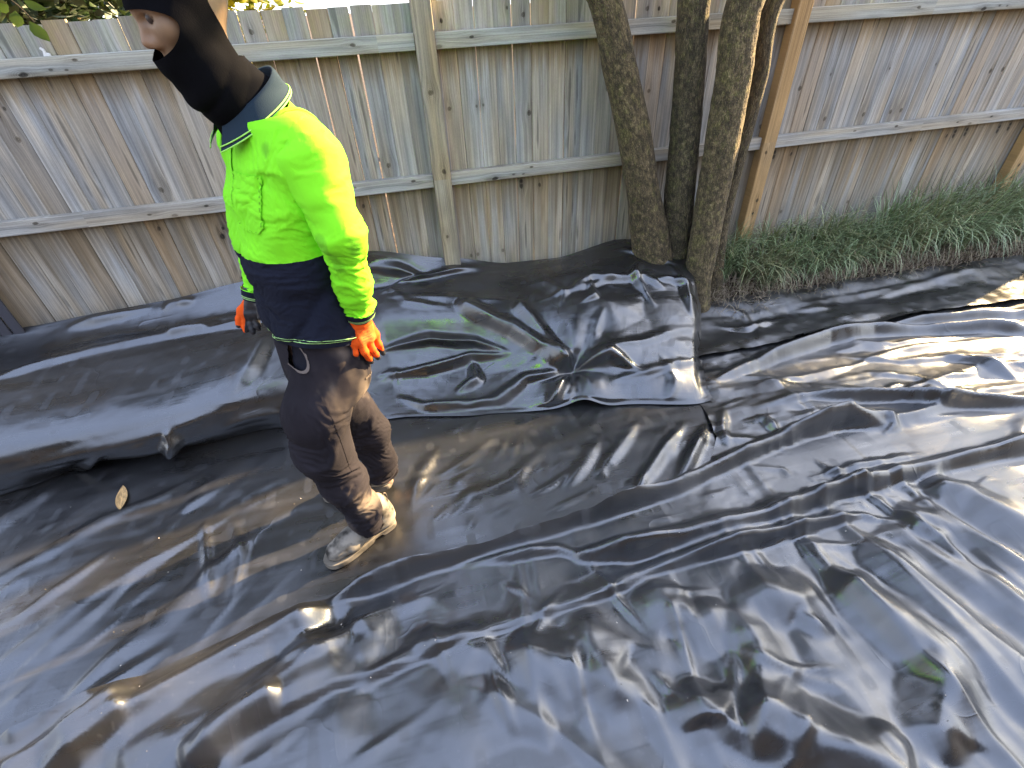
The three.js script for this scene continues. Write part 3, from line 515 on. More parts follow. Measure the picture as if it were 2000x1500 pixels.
// --- the rumpled sheet in front and to the right
const bed = { f: null };
{
  const edge = onSheet([[-260, 1545], [0, 1437], [150, 1372], [300, 1307], [420, 1255], [533, 1212], [633, 1166], [720, 1135], [850, 1095], [1000, 1052], [1150, 1008], [1230, 980], [1330, 938], [1390, 895], [1400, 850], [1375, 790], [1340, 740], [1320, 690], [1330, 620]], 0.03);
  const x0 = -2.1, x1 = 5.7, z0 = -2.45, z1 = 0.3, cell = 0.0095, nx = Math.round((x1 - x0) / cell), nz = Math.round((z1 - z0) / cell);
  const h = sum([
    F([[640, 1172], [720, 1142], [810, 1108], [930, 1070], [1090, 1022], [1200, 988], [1320, 950], [1390, 915], [1470, 880], [1560, 845], [1640, 822], [1740, 826]], 0.068, 0.07, 0.045, 0.35, 0.08),
    F([[880, 1105], [990, 1085], [1090, 1070], [1150, 1085], [1165, 1105]], 0.03, 0.04, 0.025, 0.6),
    F([[480, 1440], [560, 1395], [655, 1345], [760, 1306], [910, 1245], [1040, 1205], [1145, 1170], [1280, 1118]], 0.022, 0.10, 0.012, 0.9, 0.1),
    F([[1200, 1135], [1340, 1090], [1480, 1055], [1600, 1022], [1680, 1004], [1760, 1016]], 0.055, 0.07, 0.03, 0.5),
    F([[1120, 1085], [1240, 1070], [1340, 1048], [1500, 1005], [1650, 952], [1750, 925], [1850, 900], [2000, 868], [2120, 850]], 0.07, 0.08, 0.055, 0.35, 0.08),
    F([[1470, 796], [1580, 776], [1755, 772], [1842, 784], [2000, 785], [2150, 775]], 0.055, 0.09, 0.035, 0.4),
    F([[1400, 742], [1510, 694], [1615, 660], [1702, 646], [1825, 640], [1930, 640], [2060, 650]], 0.06, 0.08, 0.05, 0.35, 0.1),
    F([[1680, 640], [1800, 622], [2000, 612], [2100, 610]], 0.045, 0.07, 0.04, 0.4),
    F([[1510, 858], [1590, 838], [1650, 820], [1730, 812], [1748, 826], [1725, 850]], 0.04, 0.06, 0.035, 0.5),
    F([[1480, 808], [1500, 822], [1525, 845]], 0.03, 0.04, 0.03, 0.6),
    F([[1415, 790], [1412, 830], [1425, 870]], 0.02, 0.04, 0.05, 0.5),
    F([[1580, 930], [1640, 915], [1740, 895], [1850, 868]], 0.03, 0.06, 0.03, 0.5),
    F([[1550, 935], [1620, 920], [1700, 918], [1790, 905]], 0.02, 0.03, 0.02, 0.6),
    F([[1620, 740], [1700, 720], [1790, 730], [1860, 760]], 0.02, 0.06, 0.05, 0.4), F([[1840, 690], [1900, 700], [2000, 740]], 0.03, 0.06, 0.06, 0.4), F([[1560, 700], [1650, 690], [1760, 700], [1900, 690], [2050, 700]], 0.02, 0.06, 0.04, 0.4),
    // long parallel pleats running to the lower right
    FW([[1735, 1005], [1776, 1052], [1850, 1112], [1940, 1180], [2080, 1280]], 0.026, 0.05, 0.06, 0.45, 0.12),
    FW([[1700, 1050], [1780, 1136], [1890, 1236], [2000, 1332], [2100, 1420]], 0.03, 0.05, 0.06, 0.45, 0.12),
    FW([[1620, 1110], [1684, 1176], [1750, 1230], [1812, 1280], [1838, 1350], [1825, 1430], [1860, 1500]], 0.036, 0.06, 0.05, 0.4, 0.12),
    FW([[1800, 940], [1888, 968], [2000, 1026], [2100, 1080]], 0.035, 0.06, 0.06, 0.4, 0.12),
    FW([[1750, 1000], [1820, 1015], [1880, 1050], [1960, 1100], [2080, 1170]], 0.03, 0.05, 0.05, 0.5, 0.12),
    FW([[1640, 1120], [1740, 1190], [1830, 1270], [1910, 1350], [1990, 1440]], 0.018, 0.05, 0.04, 0.4), FW([[1900, 1080], [1980, 1150], [2080, 1230]], 0.025, 0.04, 0.05, 0.4),
    FW([[1755, 975], [1762, 1000], [1790, 1035], [1830, 1050], [1860, 1085], [1895, 1098]], 0.02, 0.02, 0.02, 0.7),
    FW([[1440, 1375], [1500, 1400], [1600, 1455], [1700, 1500], [1800, 1560]], 0.055, 0.06, 0.06, 0.5, 0.1),
    FW([[1692, 1410], [1730, 1455], [1760, 1500]], 0.016, 0.03, 0.02, 0.7),
    FW([[1425, 1182], [1455, 1235], [1475, 1265], [1480, 1290], [1450, 1330]], 0.04, 0.06, 0.04, 0.55), FW([[1345, 1320], [1362, 1370], [1420, 1420], [1400, 1440]], 0.05, 0.06, 0.05, 0.5), FW([[1425, 1185], [1490, 1165], [1560, 1180], [1620, 1250]], 0.03, 0.06, 0.05, 0.45), FW([[1300, 1220], [1360, 1215], [1425, 1185]], 0.028, 0.05, 0.05, 0.5),
    // star puckers along the seam
    FW([[1040, 1205], [1045, 1290], [1125, 1390]], 0.03, 0.07, 0.05, 0.6), FW([[1145, 1172], [1150, 1260], [1200, 1330], [1260, 1340]], 0.03, 0.06, 0.06, 0.5), FW([[950, 1285], [1010, 1400], [1085, 1430]], 0.02, 0.05, 0.05, 0.5), FW([[1275, 1125], [1290, 1175], [1350, 1210]], 0.03, 0.06, 0.06, 0.5),
    FW([[915, 1215], [900, 1250], [960, 1290]], 0.022, 0.05, 0.05, 0.6), FW([[670, 1170], [700, 1210], [760, 1280]], 0.025, 0.05, 0.05, 0.5), FW([[845, 1215], [835, 1280]], 0.022, 0.04, 0.04, 0.6), FW([[655, 1350], [665, 1420], [650, 1500]], 0.018, 0.05, 0.05, 0.4), FW([[620, 1180], [600, 1250], [560, 1300]], 0.03, 0.05, 0.06, 0.5),
    FW([[850, 1330], [900, 1400], [1000, 1440]], 0.012, 0.07, 0.07, 0.5),
    // pleats of the lower left
    FW([[640, 1185], [540, 1225], [430, 1290], [270, 1385], [90, 1510]], 0.034, 0.05, 0.05, 0.4, 0.1), FW([[690, 1240], [560, 1310], [420, 1400], [300, 1480], [200, 1560]], 0.03, 0.05, 0.04, 0.45, 0.1),
    FW([[270, 1345], [190, 1400], [100, 1465], [0, 1540]], 0.035, 0.05, 0.03, 0.6, 0.1), FW([[740, 1260], [620, 1330], [500, 1410], [390, 1500]], 0.025, 0.05, 0.04, 0.5, 0.1), FW([[580, 1240], [450, 1330], [330, 1420], [200, 1500]], 0.02, 0.04, 0.04, 0.5, 0.1), FW([[560, 1350], [460, 1420], [360, 1510]], 0.03, 0.03, 0.03, 0.5, 0.1),
    FW([[270, 1342], [140, 1370], [0, 1440]], 0.02, 0.03, 0.04, 0.7, 0.1),
    creases(81, 40, [1300, 1000], [1900, 860], [1550, 880], [1.6, 0.5], 0.45, 0.008, 0.14), creases(82, 26, [1776, 1052], [1940, 1192], [1750, 1220], [0.75, 0.6], 0.5, 0.008, 0.15), creases(83, 12, [1040, 1205], [1125, 1390], [1150, 1300], [0.75, 0.5], 1.6, 0.016, 0.15), creases(84, 26, [640, 1185], [270, 1385], [420, 1350], [0.8, 0.4], 0.4, 0.008, 0.16), creases(85, 8, [1440, 1375], [1600, 1455], [1430, 1330], [0.5, 0.4], 1.6, 0.016, 0.14), creases(86, 50, [1400, 740], [1900, 660], [1800, 700], [1.6, 0.5], 0.5, 0.010, 0.2),
    pleats([1776, 1052], [1940, 1192], [1860, 1180], [1.0, 0.75], 0.13, 0.011, 61), pleats([620, 1200], [200, 1480], [330, 1390], [0.9, 0.5], 0.10, 0.009, 62), pleats([1400, 740], [1900, 660], [1700, 760], [1.6, 0.75], 0.15, 0.010, 63), pleats([1050, 1200], [1130, 1480], [1100, 1350], [0.7, 0.7], 0.22, 0.007, 64), pleats([1400, 1200], [1480, 1450], [1440, 1320], [0.6, 0.5], 0.16, 0.006, 65), pleats([1250, 1350], [1600, 1450], [1350, 1430], [0.8, 0.4], 0.2, 0.006, 66),
  ]);
  const s = makeSheet(nx, nz, (i, j) => {
    const x = x0 + cell * i, z = z0 + cell * j, far = smooth(0.4, 1.6, x), q = z + 0.16 * noise(x * 1.3, z * 1.3, 7), d = x * 0.6 - z;
    const n = 0.022 * fbm(x * 1.7, z * 2.3, 14, 2) + 0.014 * facet(x * 2.6, z * 3.4, 12) + 0.005 * facet(x * 6, z * 7, 13) + 0.0012 * facet(x * 19, z * 19, 15)
      + far * 0.014 * noise(x * 1.0, q * 5.5, 21) + far * 0.006 * facet(x * 1.6, q * 9, 22);
    return [x, 0.014 + 1.55 * h(x, z) + n + layBelow.f(x, z) * (x < 1.9 ? 1 : 0), z];
  }, (i, j) => [x0 + cell * i, z0 + cell * j]);
  relax(s, 12, 0.1, 0.0002, (x, z) => (x < 1.95 ? layBelow.f(x, z) : 0) + 0.004);
  smoothGrid(s, 1);
  let m = sheetMesh(s);
  const side = (x, z) => { let best = 1e9, sg = 1; for (let k = 0; k + 1 < edge.length; k++) { const [ax, az] = edge[k], dx = edge[k + 1][0] - ax, dz = edge[k + 1][1] - az, l = dx * dx + dz * dz, t = clamp(((x - ax) * dx + (z - az) * dz) / l), ux = x - ax - t * dx, uz = z - az - t * dz, d = Math.hypot(ux, uz); if (d < best) { best = d; sg = dx * (z - az) - dz * (x - ax) > 0 ? 1 : -1; } } return sg * best + 0.004 * noise(x * 12, z * 12, 2); };
  m = clipBy(m, (x, y, z) => side(x, z));
  bed.f = heightMap(m, x0, x1, z0, z1, 0.02);
  const o = mesh(asGeo(m), filmMat(0.56, 0.003), 'plastic_sheet', scene);
  o.userData = { label: 'large rumpled black plastic sheet with long pleats filling the foreground and right', category: 'plastic sheet' };
}
const below = (x, z) => Math.max(layBelow.f(x, z), bed.f(x, z));
// --- the narrow strip along the grass
{
  const nx = 300, nz = 46, A = onSheet([[1340, 606], [1380, 600], [1540, 575], [1700, 550], [2000, 505], [2200, 476]], 0.05), B = onSheet([[1350, 700], [1390, 690], [1560, 660], [1700, 632], [1850, 600], [2000, 583], [2200, 556]], 0.05);
  const along = (L, t) => { const f = t * (L.length - 1), k = Math.min(L.length - 2, Math.floor(f)); return [lerp(L[k][0], L[k + 1][0], f - k), lerp(L[k][1], L[k + 1][1], f - k)]; };
  const edgeAt = (L, x) => { for (let k = 0; k + 1 < L.length; k++) if (x <= L[k + 1][0] || k + 2 === L.length) return lerp(L[k][1], L[k + 1][1], (x - L[k][0]) / (L[k + 1][0] - L[k][0])); };
  const f = sum([F([[1385, 640], [1460, 645], [1490, 632], [1530, 625]], 0.03, 0.05, 0.04, 0.6), F([[1690, 590], [1750, 572], [1830, 552], [1920, 530]], 0.02, 0.05, 0.05, 0.5), F([[1400, 612], [1450, 618], [1480, 640]], 0.02, 0.04, 0.04, 0.6), F([[1540, 610], [1640, 600], [1720, 596]], 0.014, 0.05, 0.05, 0.4), pucker(1480, 640, 0.015, 0.15, 3, 1)]);
  const s = makeSheet(nx, nz, (i, j) => {
    const u = i / (nx - 1), v = j / (nz - 1), x = lerp(1.55, 6.0, u), z = lerp(edgeAt(A, x), edgeAt(B, x), v) + 0.01 * noise(x * 3, v < 0.5 ? 1 : 5, 3), back = 1 - smooth(0, 0.5, v);
    return [x, 0.03 + 0.065 * back + below(x, z) * 0.8 + f(x, z) + 0.010 * facet(x * 4, z * 6, 31) + 0.005 * facet(x * 12, z * 12, 32) + 0.006 * noise(x * 2, z * 5, 3), z];
  }, (i, j) => [0.0155 * i, 0.0115 * j]);
  relax(s, 18, 0.12, 0.0001, (x, z) => below(x, z) + 0.004);
  const o = mesh(asGeo((smoothGrid(s, 1), sheetMesh(s))), filmMat(0.56, 0.003), 'plastic_sheet', scene);
  o.userData = { label: 'narrow black plastic strip laid along the foot of the grass bank', category: 'plastic sheet' };
}
// --- the sheet draped over the raised bed against the fence
{
  const st = [   // x, then height and distance of the section from the fence to the ground
    [-3.6, [-2.965, .45], [-2.82, .40], [-2.62, .415], [-2.35, .36], [-2.08, .27], [-2.05, .12], [-2.09, .014]],
    [-2.1, [-2.965, .46], [-2.82, .40], [-2.62, .42], [-2.35, .37], [-2.08, .28], [-2.05, .12], [-2.09, .014]],
    [-1.72, [-2.965, .485], [-2.82, .41], [-2.65, .425], [-2.38, .37], [-2.12, .29], [-2.09, .14], [-2.24, .014]],
    [-1.4, [-2.965, .50], [-2.82, .41], [-2.67, .425], [-2.4, .37], [-2.14, .28], [-2.09, .12], [-2.17, .014]],
    [-.95, [-2.965, .55], [-2.83, .43], [-2.68, .43], [-2.45, .38], [-2.2, .29], [-2.16, .14], [-2.22, .014]],
    [-.2, [-2.965, .63], [-2.9, .44], [-2.82, .42], [-2.64, .345], [-2.53, .20], [-2.33, .08], [-2.11, .014]],
    [.25, [-2.965, .52], [-2.9, .43], [-2.8, .41], [-2.58, .34], [-2.45, .18], [-2.22, .08], [-2.0, .014]],
    [.65, [-2.965, .425], [-2.88, .42], [-2.74, .40], [-2.5, .33], [-2.22, .19], [-2.05, .10], [-1.93, .014]],
    [1.0, [-2.965, .41], [-2.86, .42], [-2.70, .42], [-2.42, .37], [-2.12, .22], [-1.97, .12], [-1.86, .014]],
    [1.4, [-2.965, .48], [-2.86, .45], [-2.68, .41], [-2.4, .33], [-2.1, .18], [-1.9, .09], [-1.75, .014]],
    [1.95, [-2.93, .42], [-2.83, .41], [-2.66, .36], [-2.44, .24], [-2.2, .12], [-1.95, .05], [-1.70, .014]],
  ];
  const x0 = -3.6, nx = 520, nz = 150;
  const section = (x, t) => {
    let k = 0; while (k < st.length - 2 && x > st[k + 1][0]) k++;
    const u = smooth(0, 1, clamp((x - st[k][0]) / (st[k + 1][0] - st[k][0]))) * 0.5 + 0.5 * clamp((x - st[k][0]) / (st[k + 1][0] - st[k][0])), P = []; for (let q = 1; q <= 7; q++) P.push([lerp(st[k][q][0], st[k + 1][q][0], u), lerp(st[k][q][1], st[k + 1][q][1], u)]);
    let L = [0]; for (let q = 0; q < 6; q++) L.push(L[q] + Math.hypot(P[q + 1][0] - P[q][0], P[q + 1][1] - P[q][1]));
    const d = t * L[6]; let q = 0; while (q < 5 && d > L[q + 1]) q++;
    const f = (d - L[q]) / (L[q + 1] - L[q]), c = (a) => { const A = P[Math.max(0, q - 1)][a], B = P[q][a], C = P[q + 1][a], D = P[Math.min(6, q + 2)][a]; return B + 0.5 * f * (C - A + f * (2 * A - 5 * B + 4 * C - D + f * (3 * (B - C) + D - A))); };
    return [c(0), c(1), d];
  };
  // folds are drawn in (x along the fence, distance down the section) so that they also run over the steep front
  const at = (px, py) => { let best = null, bd = 1e9; for (let i = 0; i <= 220; i++) for (let j = 0; j <= 70; j++) { const x = -2.6 + 4.6 * i / 220, [z, y, d] = section(x, j / 70), v = V(x, y, z).project(camera), e = Math.hypot((v.x + 1) * 1000 - px, (1 - v.y) * 750 - py); if (e < bd) { bd = e; best = [x, d]; } } return best; };
  const M = (pts, h, wf, wn, sharp, taper) => fold(pts.map((p) => at(...p)), h, wf, wn, sharp, taper);
  const star = at(1120, 715);
  const folds = sum([
    M([[-20, 742], [80, 712], [180, 684], [340, 655], [420, 640], [520, 622]], 0.022, 0.05, 0.05, 0.6, 0.1), M([[130, 640], [220, 615], [300, 600]], 0.03, 0.05, 0.06, 0.5), M([[320, 610], [340, 575], [380, 590]], 0.035, 0.06, 0.06, 0.6), M([[320, 640], [345, 655], [400, 640], [520, 590]], 0.025, 0.05, 0.04, 0.6), M([[450, 775], [490, 720], [540, 630]], 0.028, 0.16, 0.07, 0.6),
    M([[325, 835], [335, 860], [330, 885]], 0.04, 0.06, 0.05, 0.6), M([[200, 880], [150, 920], [40, 965]], 0.03, 0.04, 0.04, 0.5), M([[-20, 930], [150, 890], [300, 850], [430, 800]], 0.014, 0.05, 0.06, 0.3), M([[560, 800], [480, 815], [430, 840]], 0.02, 0.05, 0.05, 0.4),
    M([[720, 520], [780, 527], [845, 545]], 0.03, 0.04, 0.05, 0.6), M([[740, 572], [800, 545], [880, 527], [980, 520]], 0.03, 0.03, 0.07, 0.5), M([[750, 580], [890, 583], [1010, 586]], 0.018, 0.06, 0.05, 0.7), M([[890, 590], [1000, 640], [1120, 715]], 0.05, 0.07, 0.07, 0.55, 0.08), M([[1010, 585], [1050, 640], [1120, 715]], 0.05, 0.05, 0.07, 0.6, 0.08), M([[1040, 590], [1150, 555], [1230, 530]], 0.014, 0.03, 0.03, 0.8), M([[1120, 715], [1190, 690], [1250, 725]], 0.03, 0.05, 0.05, 0.6), M([[1120, 716], [1030, 735], [970, 785], [900, 800]], 0.035, 0.05, 0.05, 0.5), M([[1120, 716], [1090, 760], [1060, 810]], 0.03, 0.05, 0.05, 0.5), M([[1150, 680], [1165, 640], [1180, 600]], 0.02, 0.05, 0.05, 0.4),
    M([[740, 690], [840, 665], [930, 670], [1000, 685]], 0.045, 0.06, 0.035, 0.5), M([[1000, 688], [920, 697], [830, 720], [740, 745]], 0.04, 0.05, 0.035, 0.5), M([[920, 700], [930, 740], [890, 762]], 0.035, 0.05, 0.04, 0.6), M([[775, 770], [830, 795], [960, 785]], 0.035, 0.04, 0.05, 0.6), M([[740, 735], [775, 728], [780, 750]], 0.02, 0.03, 0.03, 0.7), M([[760, 560], [790, 590], [880, 600]], 0.014, 0.04, 0.04, 0.5),
    M([[1120, 560], [1155, 540], [1260, 540], [1300, 560]], 0.03, 0.03, 0.04, 0.7, 0.1), M([[1255, 500], [1235, 535], [1280, 600]], 0.03, 0.04, 0.04, 0.6), M([[1150, 545], [1160, 580], [1130, 590]], 0.03, 0.03, 0.03, 0.7), M([[1270, 545], [1310, 545], [1350, 560]], 0.025, 0.03, 0.03, 0.6), M([[1300, 515], [1340, 560], [1350, 620]], 0.03, 0.05, 0.05, 0.5), M([[1200, 490], [1270, 505], [1330, 520]], 0.03, 0.03, 0.04, 0.5), M([[1150, 690], [1260, 665], [1380, 640]], 0.016, 0.06, 0.04, 0.5), M([[1190, 745], [1280, 720], [1380, 700]], 0.014, 0.05, 0.04, 0.5), M([[1060, 545], [1100, 570], [1090, 600]], 0.016, 0.04, 0.04, 0.5), M([[1105, 795], [1120, 760], [1130, 730]], 0.02, 0.05, 0.05, 0.5), M([[1370, 620], [1385, 690], [1395, 780]], 0.03, 0.04, 0.04, 0.6), M([[1290, 690], [1320, 740], [1300, 790]], 0.012, 0.05, 0.05, 0.5),
    (x, d) => { const dx = x - star[0], dd = d - star[1], r = Math.hypot(dx, dd); return r > 0.4 ? 0 : 0.02 * Math.cos(5 * Math.atan2(dd, dx) + 0.5) * (r / 0.4) * (1 - r / 0.4) * 3 - 0.05 * Math.exp(-r * r / 0.006); },
  ]);
  const endX = (t) => lerp(lerp(1.95, 1.82, smooth(0, 0.5, t)), 1.5, smooth(0.3, 1, t));
  const s = makeSheet(nx, nz, (i, j) => {
    const u = i / (nx - 1), t = j / (nz - 1), x = lerp(x0, endX(t), u), [z, y, d] = section(x, t), [z2, y2] = section(x, Math.min(1, t + 0.01)), [z1, y1] = section(x, Math.max(0, t - 0.01));
    let nz_ = -(y2 - y1), ny = z2 - z1; const l = Math.hypot(nz_, ny) || 1; nz_ /= l; ny /= l;
    const lift = 0.055 * Math.exp(-(((x - 0.80) / 0.09) ** 2)) * smooth(0.86, 1, t) + 0.03 * Math.exp(-(((x + 1.36) / 0.12) ** 2)) * smooth(0.9, 1, t), right = smooth(-0.5, 0.3, x), e = smooth(0, 0.06, t) * (t > 0.97 ? 0.3 : 1);
    const n = e * (1.4 * folds(x, d) + 0.012 * fbm(x * 2.4, d * 3, 44, 2) + (0.3 + 0.7 * right) * 0.020 * facet(x * 2.6, d * 3.4, 41) + right * 0.005 * facet(x * 7, d * 8, 42) + 0.001 * facet(x * 22, d * 22, 43)), q = smooth(0.985, 1, u);
    let yy = y + lift + n * ny; yy = lerp(yy, Math.max(0.02, yy - 0.16), q);
    return [x, yy, Math.max(z + n * nz_, -2.985)];
  }, (i, j) => [0.0106 * i, 0.0091 * j]);
  relax(s, 18, 0.12, 0.00006, (x, z) => below(x, z) + 0.004, (i, j) => j < 2);
  // the long front edge, lifted in places
  const o = mesh(asGeo((smoothGrid(s, 1), sheetMesh(s))), filmMat(0.48, 0.003, 0.9), 'plastic_sheet', scene);
  o.userData = { label: 'creased black plastic sheet draped over the raised bed against the fence', category: 'plastic sheet' };
}
// ---------------------------------------------------------------- distance fields, surfaces and cloth for the person
const cap = (a, b, ra, rb) => { const bx = b[0] - a[0], by = b[1] - a[1], bz = b[2] - a[2], L = bx * bx + by * by + bz * bz; return (x, y, z) => { const px = x - a[0], py = y - a[1], pz = z - a[2], t = clamp((px * bx + py * by + pz * bz) / L), dx = px - t * bx, dy = py - t * by, dz = pz - t * bz; return Math.sqrt(dx * dx + dy * dy + dz * dz) - ra - (rb - ra) * t; }; };
const chain = (pts) => pts.slice(1).map((p, i) => cap(pts[i], p, pts[i][3], p[3]));
const ell = (c, r) => (x, y, z) => { const a = (x - c[0]) / r[0], b = (y - c[1]) / r[1], d = (z - c[2]) / r[2], k = Math.sqrt(a * a + b * b + d * d), g = Math.sqrt((a / r[0]) ** 2 + (b / r[1]) ** 2 + (d / r[2]) ** 2) + 1e-9; return k * (k - 1) / g; };
const blend = (fs, k) => (x, y, z) => { let d = 1e3; for (const f of fs) { const e = f(x, y, z), h = Math.max(k - Math.abs(d - e), 0) / k; d = Math.min(d, e) - h * h * k * 0.25; } return d; };
function surface(f, lo, hi, cell) {   // surface nets
  const nx = Math.ceil((hi[0] - lo[0]) / cell) + 1, ny = Math.ceil((hi[1] - lo[1]) / cell) + 1, nz = Math.ceil((hi[2] - lo[2]) / cell) + 1, D = new Float32Array(nx * ny * nz), id = new Int32Array(nx * ny * nz).fill(-1), P = [], I = [];
  for (let k = 0, o = 0; k < nz; k++) for (let j = 0; j < ny; j++) for (let i = 0; i < nx; i++) D[o++] = f(lo[0] + i * cell, lo[1] + j * cell, lo[2] + k * cell);
  const at = (i, j, k) => (k * ny + j) * nx + i, C = [0, 1, nx, nx + 1, nx * ny, nx * ny + 1, nx * ny + nx, nx * ny + nx + 1], E = [[0, 1], [2, 3], [4, 5], [6, 7], [0, 2], [1, 3], [4, 6], [5, 7], [0, 4], [1, 5], [2, 6], [3, 7]];
  for (let k = 0; k < nz - 1; k++) for (let j = 0; j < ny - 1; j++) for (let i = 0; i < nx - 1; i++) {
    const o = at(i, j, k); let m = 0; for (let c = 0; c < 8; c++) if (D[o + C[c]] < 0) m |= 1 << c; if (m === 0 || m === 255) continue;
    let n = 0, x = 0, y = 0, z = 0;
    for (const [a, b] of E) { const da = D[o + C[a]], db = D[o + C[b]]; if (da < 0 === db < 0) continue; const t = da / (da - db); n++; x += (a & 1) + t * ((b & 1) - (a & 1)); y += ((a >> 1) & 1) + t * (((b >> 1) & 1) - ((a >> 1) & 1)); z += (a >> 2) + t * ((b >> 2) - (a >> 2)); }
    id[o] = P.length / 3; P.push(lo[0] + (i + x / n) * cell, lo[1] + (j + y / n) * cell, lo[2] + (k + z / n) * cell);
  }
  const quad = (a, b, c, d, flip) => { if (a < 0 || b < 0 || c < 0 || d < 0) return; flip ? I.push(a, b, c, a, c, d) : I.push(a, c, b, a, d, c); };
  for (let k = 1; k < nz - 1; k++) for (let j = 1; j < ny - 1; j++) for (let i = 1; i < nx - 1; i++) {
    const o = at(i, j, k), s = D[o] < 0;
    if (s !== D[o + 1] < 0) quad(id[o], id[at(i, j - 1, k)], id[at(i, j - 1, k - 1)], id[at(i, j, k - 1)], s);
    if (s !== D[o + nx] < 0) quad(id[o], id[at(i, j, k - 1)], id[at(i - 1, j, k - 1)], id[at(i - 1, j, k)], s);
    if (s !== D[o + nx * ny] < 0) quad(id[o], id[at(i - 1, j, k)], id[at(i - 1, j - 1, k)], id[at(i, j - 1, k)], s);
  }
  return { p: new Float32Array(P), idx: new Uint32Array(I) };
}
function meshLinks(idx) {
  const E = new Map(), out = [], bend = [];
  for (let t = 0; t < idx.length; t += 3) for (let k = 0; k < 3; k++) { const a = idx[t + k], b = idx[t + (k + 1) % 3], c = idx[t + (k + 2) % 3], key = a < b ? a * 1e7 + b : b * 1e7 + a, o = E.get(key); if (o === undefined) { E.set(key, c); out.push(a, b); } else bend.push(o, c); }
  return [out, bend];
}
// let a garment with a little too much cloth settle on the body under it
function drape(m, { grow, body, iters = 60, grav = 0.0003, bendK = 0.12, gap = 0.004, pin, seed = 1, amp = 0.004, freq = 18 }) {
  const { p, idx } = m, n = p.length / 3, [st, bd] = meshLinks(idx), w = new Float32Array(n);
  for (let i = 0; i < n; i++) w[i] = pin ? 1 - pin(p[3 * i], p[3 * i + 1], p[3 * i + 2]) : 1;
  const len = (L) => { const o = new Float32Array(L.length / 2); for (let c = 0; c < o.length; c++) { const i = 3 * L[2 * c], j = 3 * L[2 * c + 1], dx = p[i] - p[j], dy = p[i + 1] - p[j + 1], dz = p[i + 2] - p[j + 2], l = Math.hypot(dx, dy, dz) || 1e-6, g = grow((p[i] + p[j]) / 2, (p[i + 1] + p[j + 1]) / 2, (p[i + 2] + p[j + 2]) / 2), v = dy * dy / (l * l); o[c] = l * lerp(g[0], g[1], v); } return o; };
  const sl = len(st), bl = len(bd);
  for (let i = 0; i < 3 * n; i++) { const a = i - i % 3; p[i] += amp * w[a / 3] * noise(p[a] * freq + 9 * (i % 3), p[a + 1] * freq * 1.3, p[a + 2] * freq + seed); }
  const pass = (L, R, k) => { for (let c = 0; c < R.length; c++) { const A = L[2 * c], B = L[2 * c + 1], i = 3 * A, j = 3 * B, dx = p[j] - p[i], dy = p[j + 1] - p[i + 1], dz = p[j + 2] - p[i + 2], d = Math.sqrt(dx * dx + dy * dy + dz * dz) + 1e-9, f = k * 0.5 * (d - R[c]) / d; p[i] += dx * f * w[A]; p[i + 1] += dy * f * w[A]; p[i + 2] += dz * f * w[A]; p[j] -= dx * f * w[B]; p[j + 1] -= dy * f * w[B]; p[j + 2] -= dz * f * w[B]; } };
  for (let it = 0; it < iters; it++) {
    for (let i = 0; i < n; i++) p[3 * i + 1] -= grav * w[i];
    pass(st, sl, 0.9); pass(bd, bl, bendK);
    if (it % 2 === 1) for (let i = 0; i < n; i++) {
      if (!w[i]) continue; const x = p[3 * i], y = p[3 * i + 1], z = p[3 * i + 2], d = body(x, y, z) - gap;
      if (d < 0) { const e = 0.003; let gx = body(x + e, y, z) - d - gap, gy = body(x, y + e, z) - d - gap, gz = body(x, y, z + e) - d - gap; const l = Math.hypot(gx, gy, gz) || 1; p[3 * i] -= d * gx / l; p[3 * i + 1] -= d * gy / l; p[3 * i + 2] -= d * gz / l; }
    }
  }
  return m;
}
function soften(m, times, k = 0.5) { const [st] = meshLinks(m.idx), n = m.p.length / 3, deg = new Float32Array(n); for (const i of st) deg[i]++; for (let t = 0; t < times; t++) { const s = new Float32Array(3 * n); for (let c = 0; c < st.length; c += 2) for (let q = 0; q < 3; q++) { s[3 * st[c] + q] += m.p[3 * st[c + 1] + q]; s[3 * st[c + 1] + q] += m.p[3 * st[c] + q]; } for (let i = 0; i < n; i++) for (let q = 0; q < 3; q++) m.p[3 * i + q] = lerp(m.p[3 * i + q], s[3 * i + q] / (deg[i] || 1), deg[i] ? k : 0); } return m; }
function tinted(m, f) {   // geometry with a vertex colour for dirt and wear, and cloth uv in metres
  const n = m.p.length / 3, C = new Float32Array(3 * n), UV = new Float32Array(2 * n);
  for (let i = 0; i < n; i++) { const x = m.p[3 * i], y = m.p[3 * i + 1], z = m.p[3 * i + 2], c = f(x, y, z); C[3 * i] = c[0]; C[3 * i + 1] = c[1]; C[3 * i + 2] = c[2]; UV[2 * i] = x * 0.8 - z; UV[2 * i + 1] = y; }
  return geo(m.p, m.idx, UV, C);
}
function pushOut(m, d) { const g = geo(m.p, m.idx), nn = g.attributes.normal.array; for (let i = 0; i < m.p.length; i++) m.p[i] += d * nn[i]; return m; }

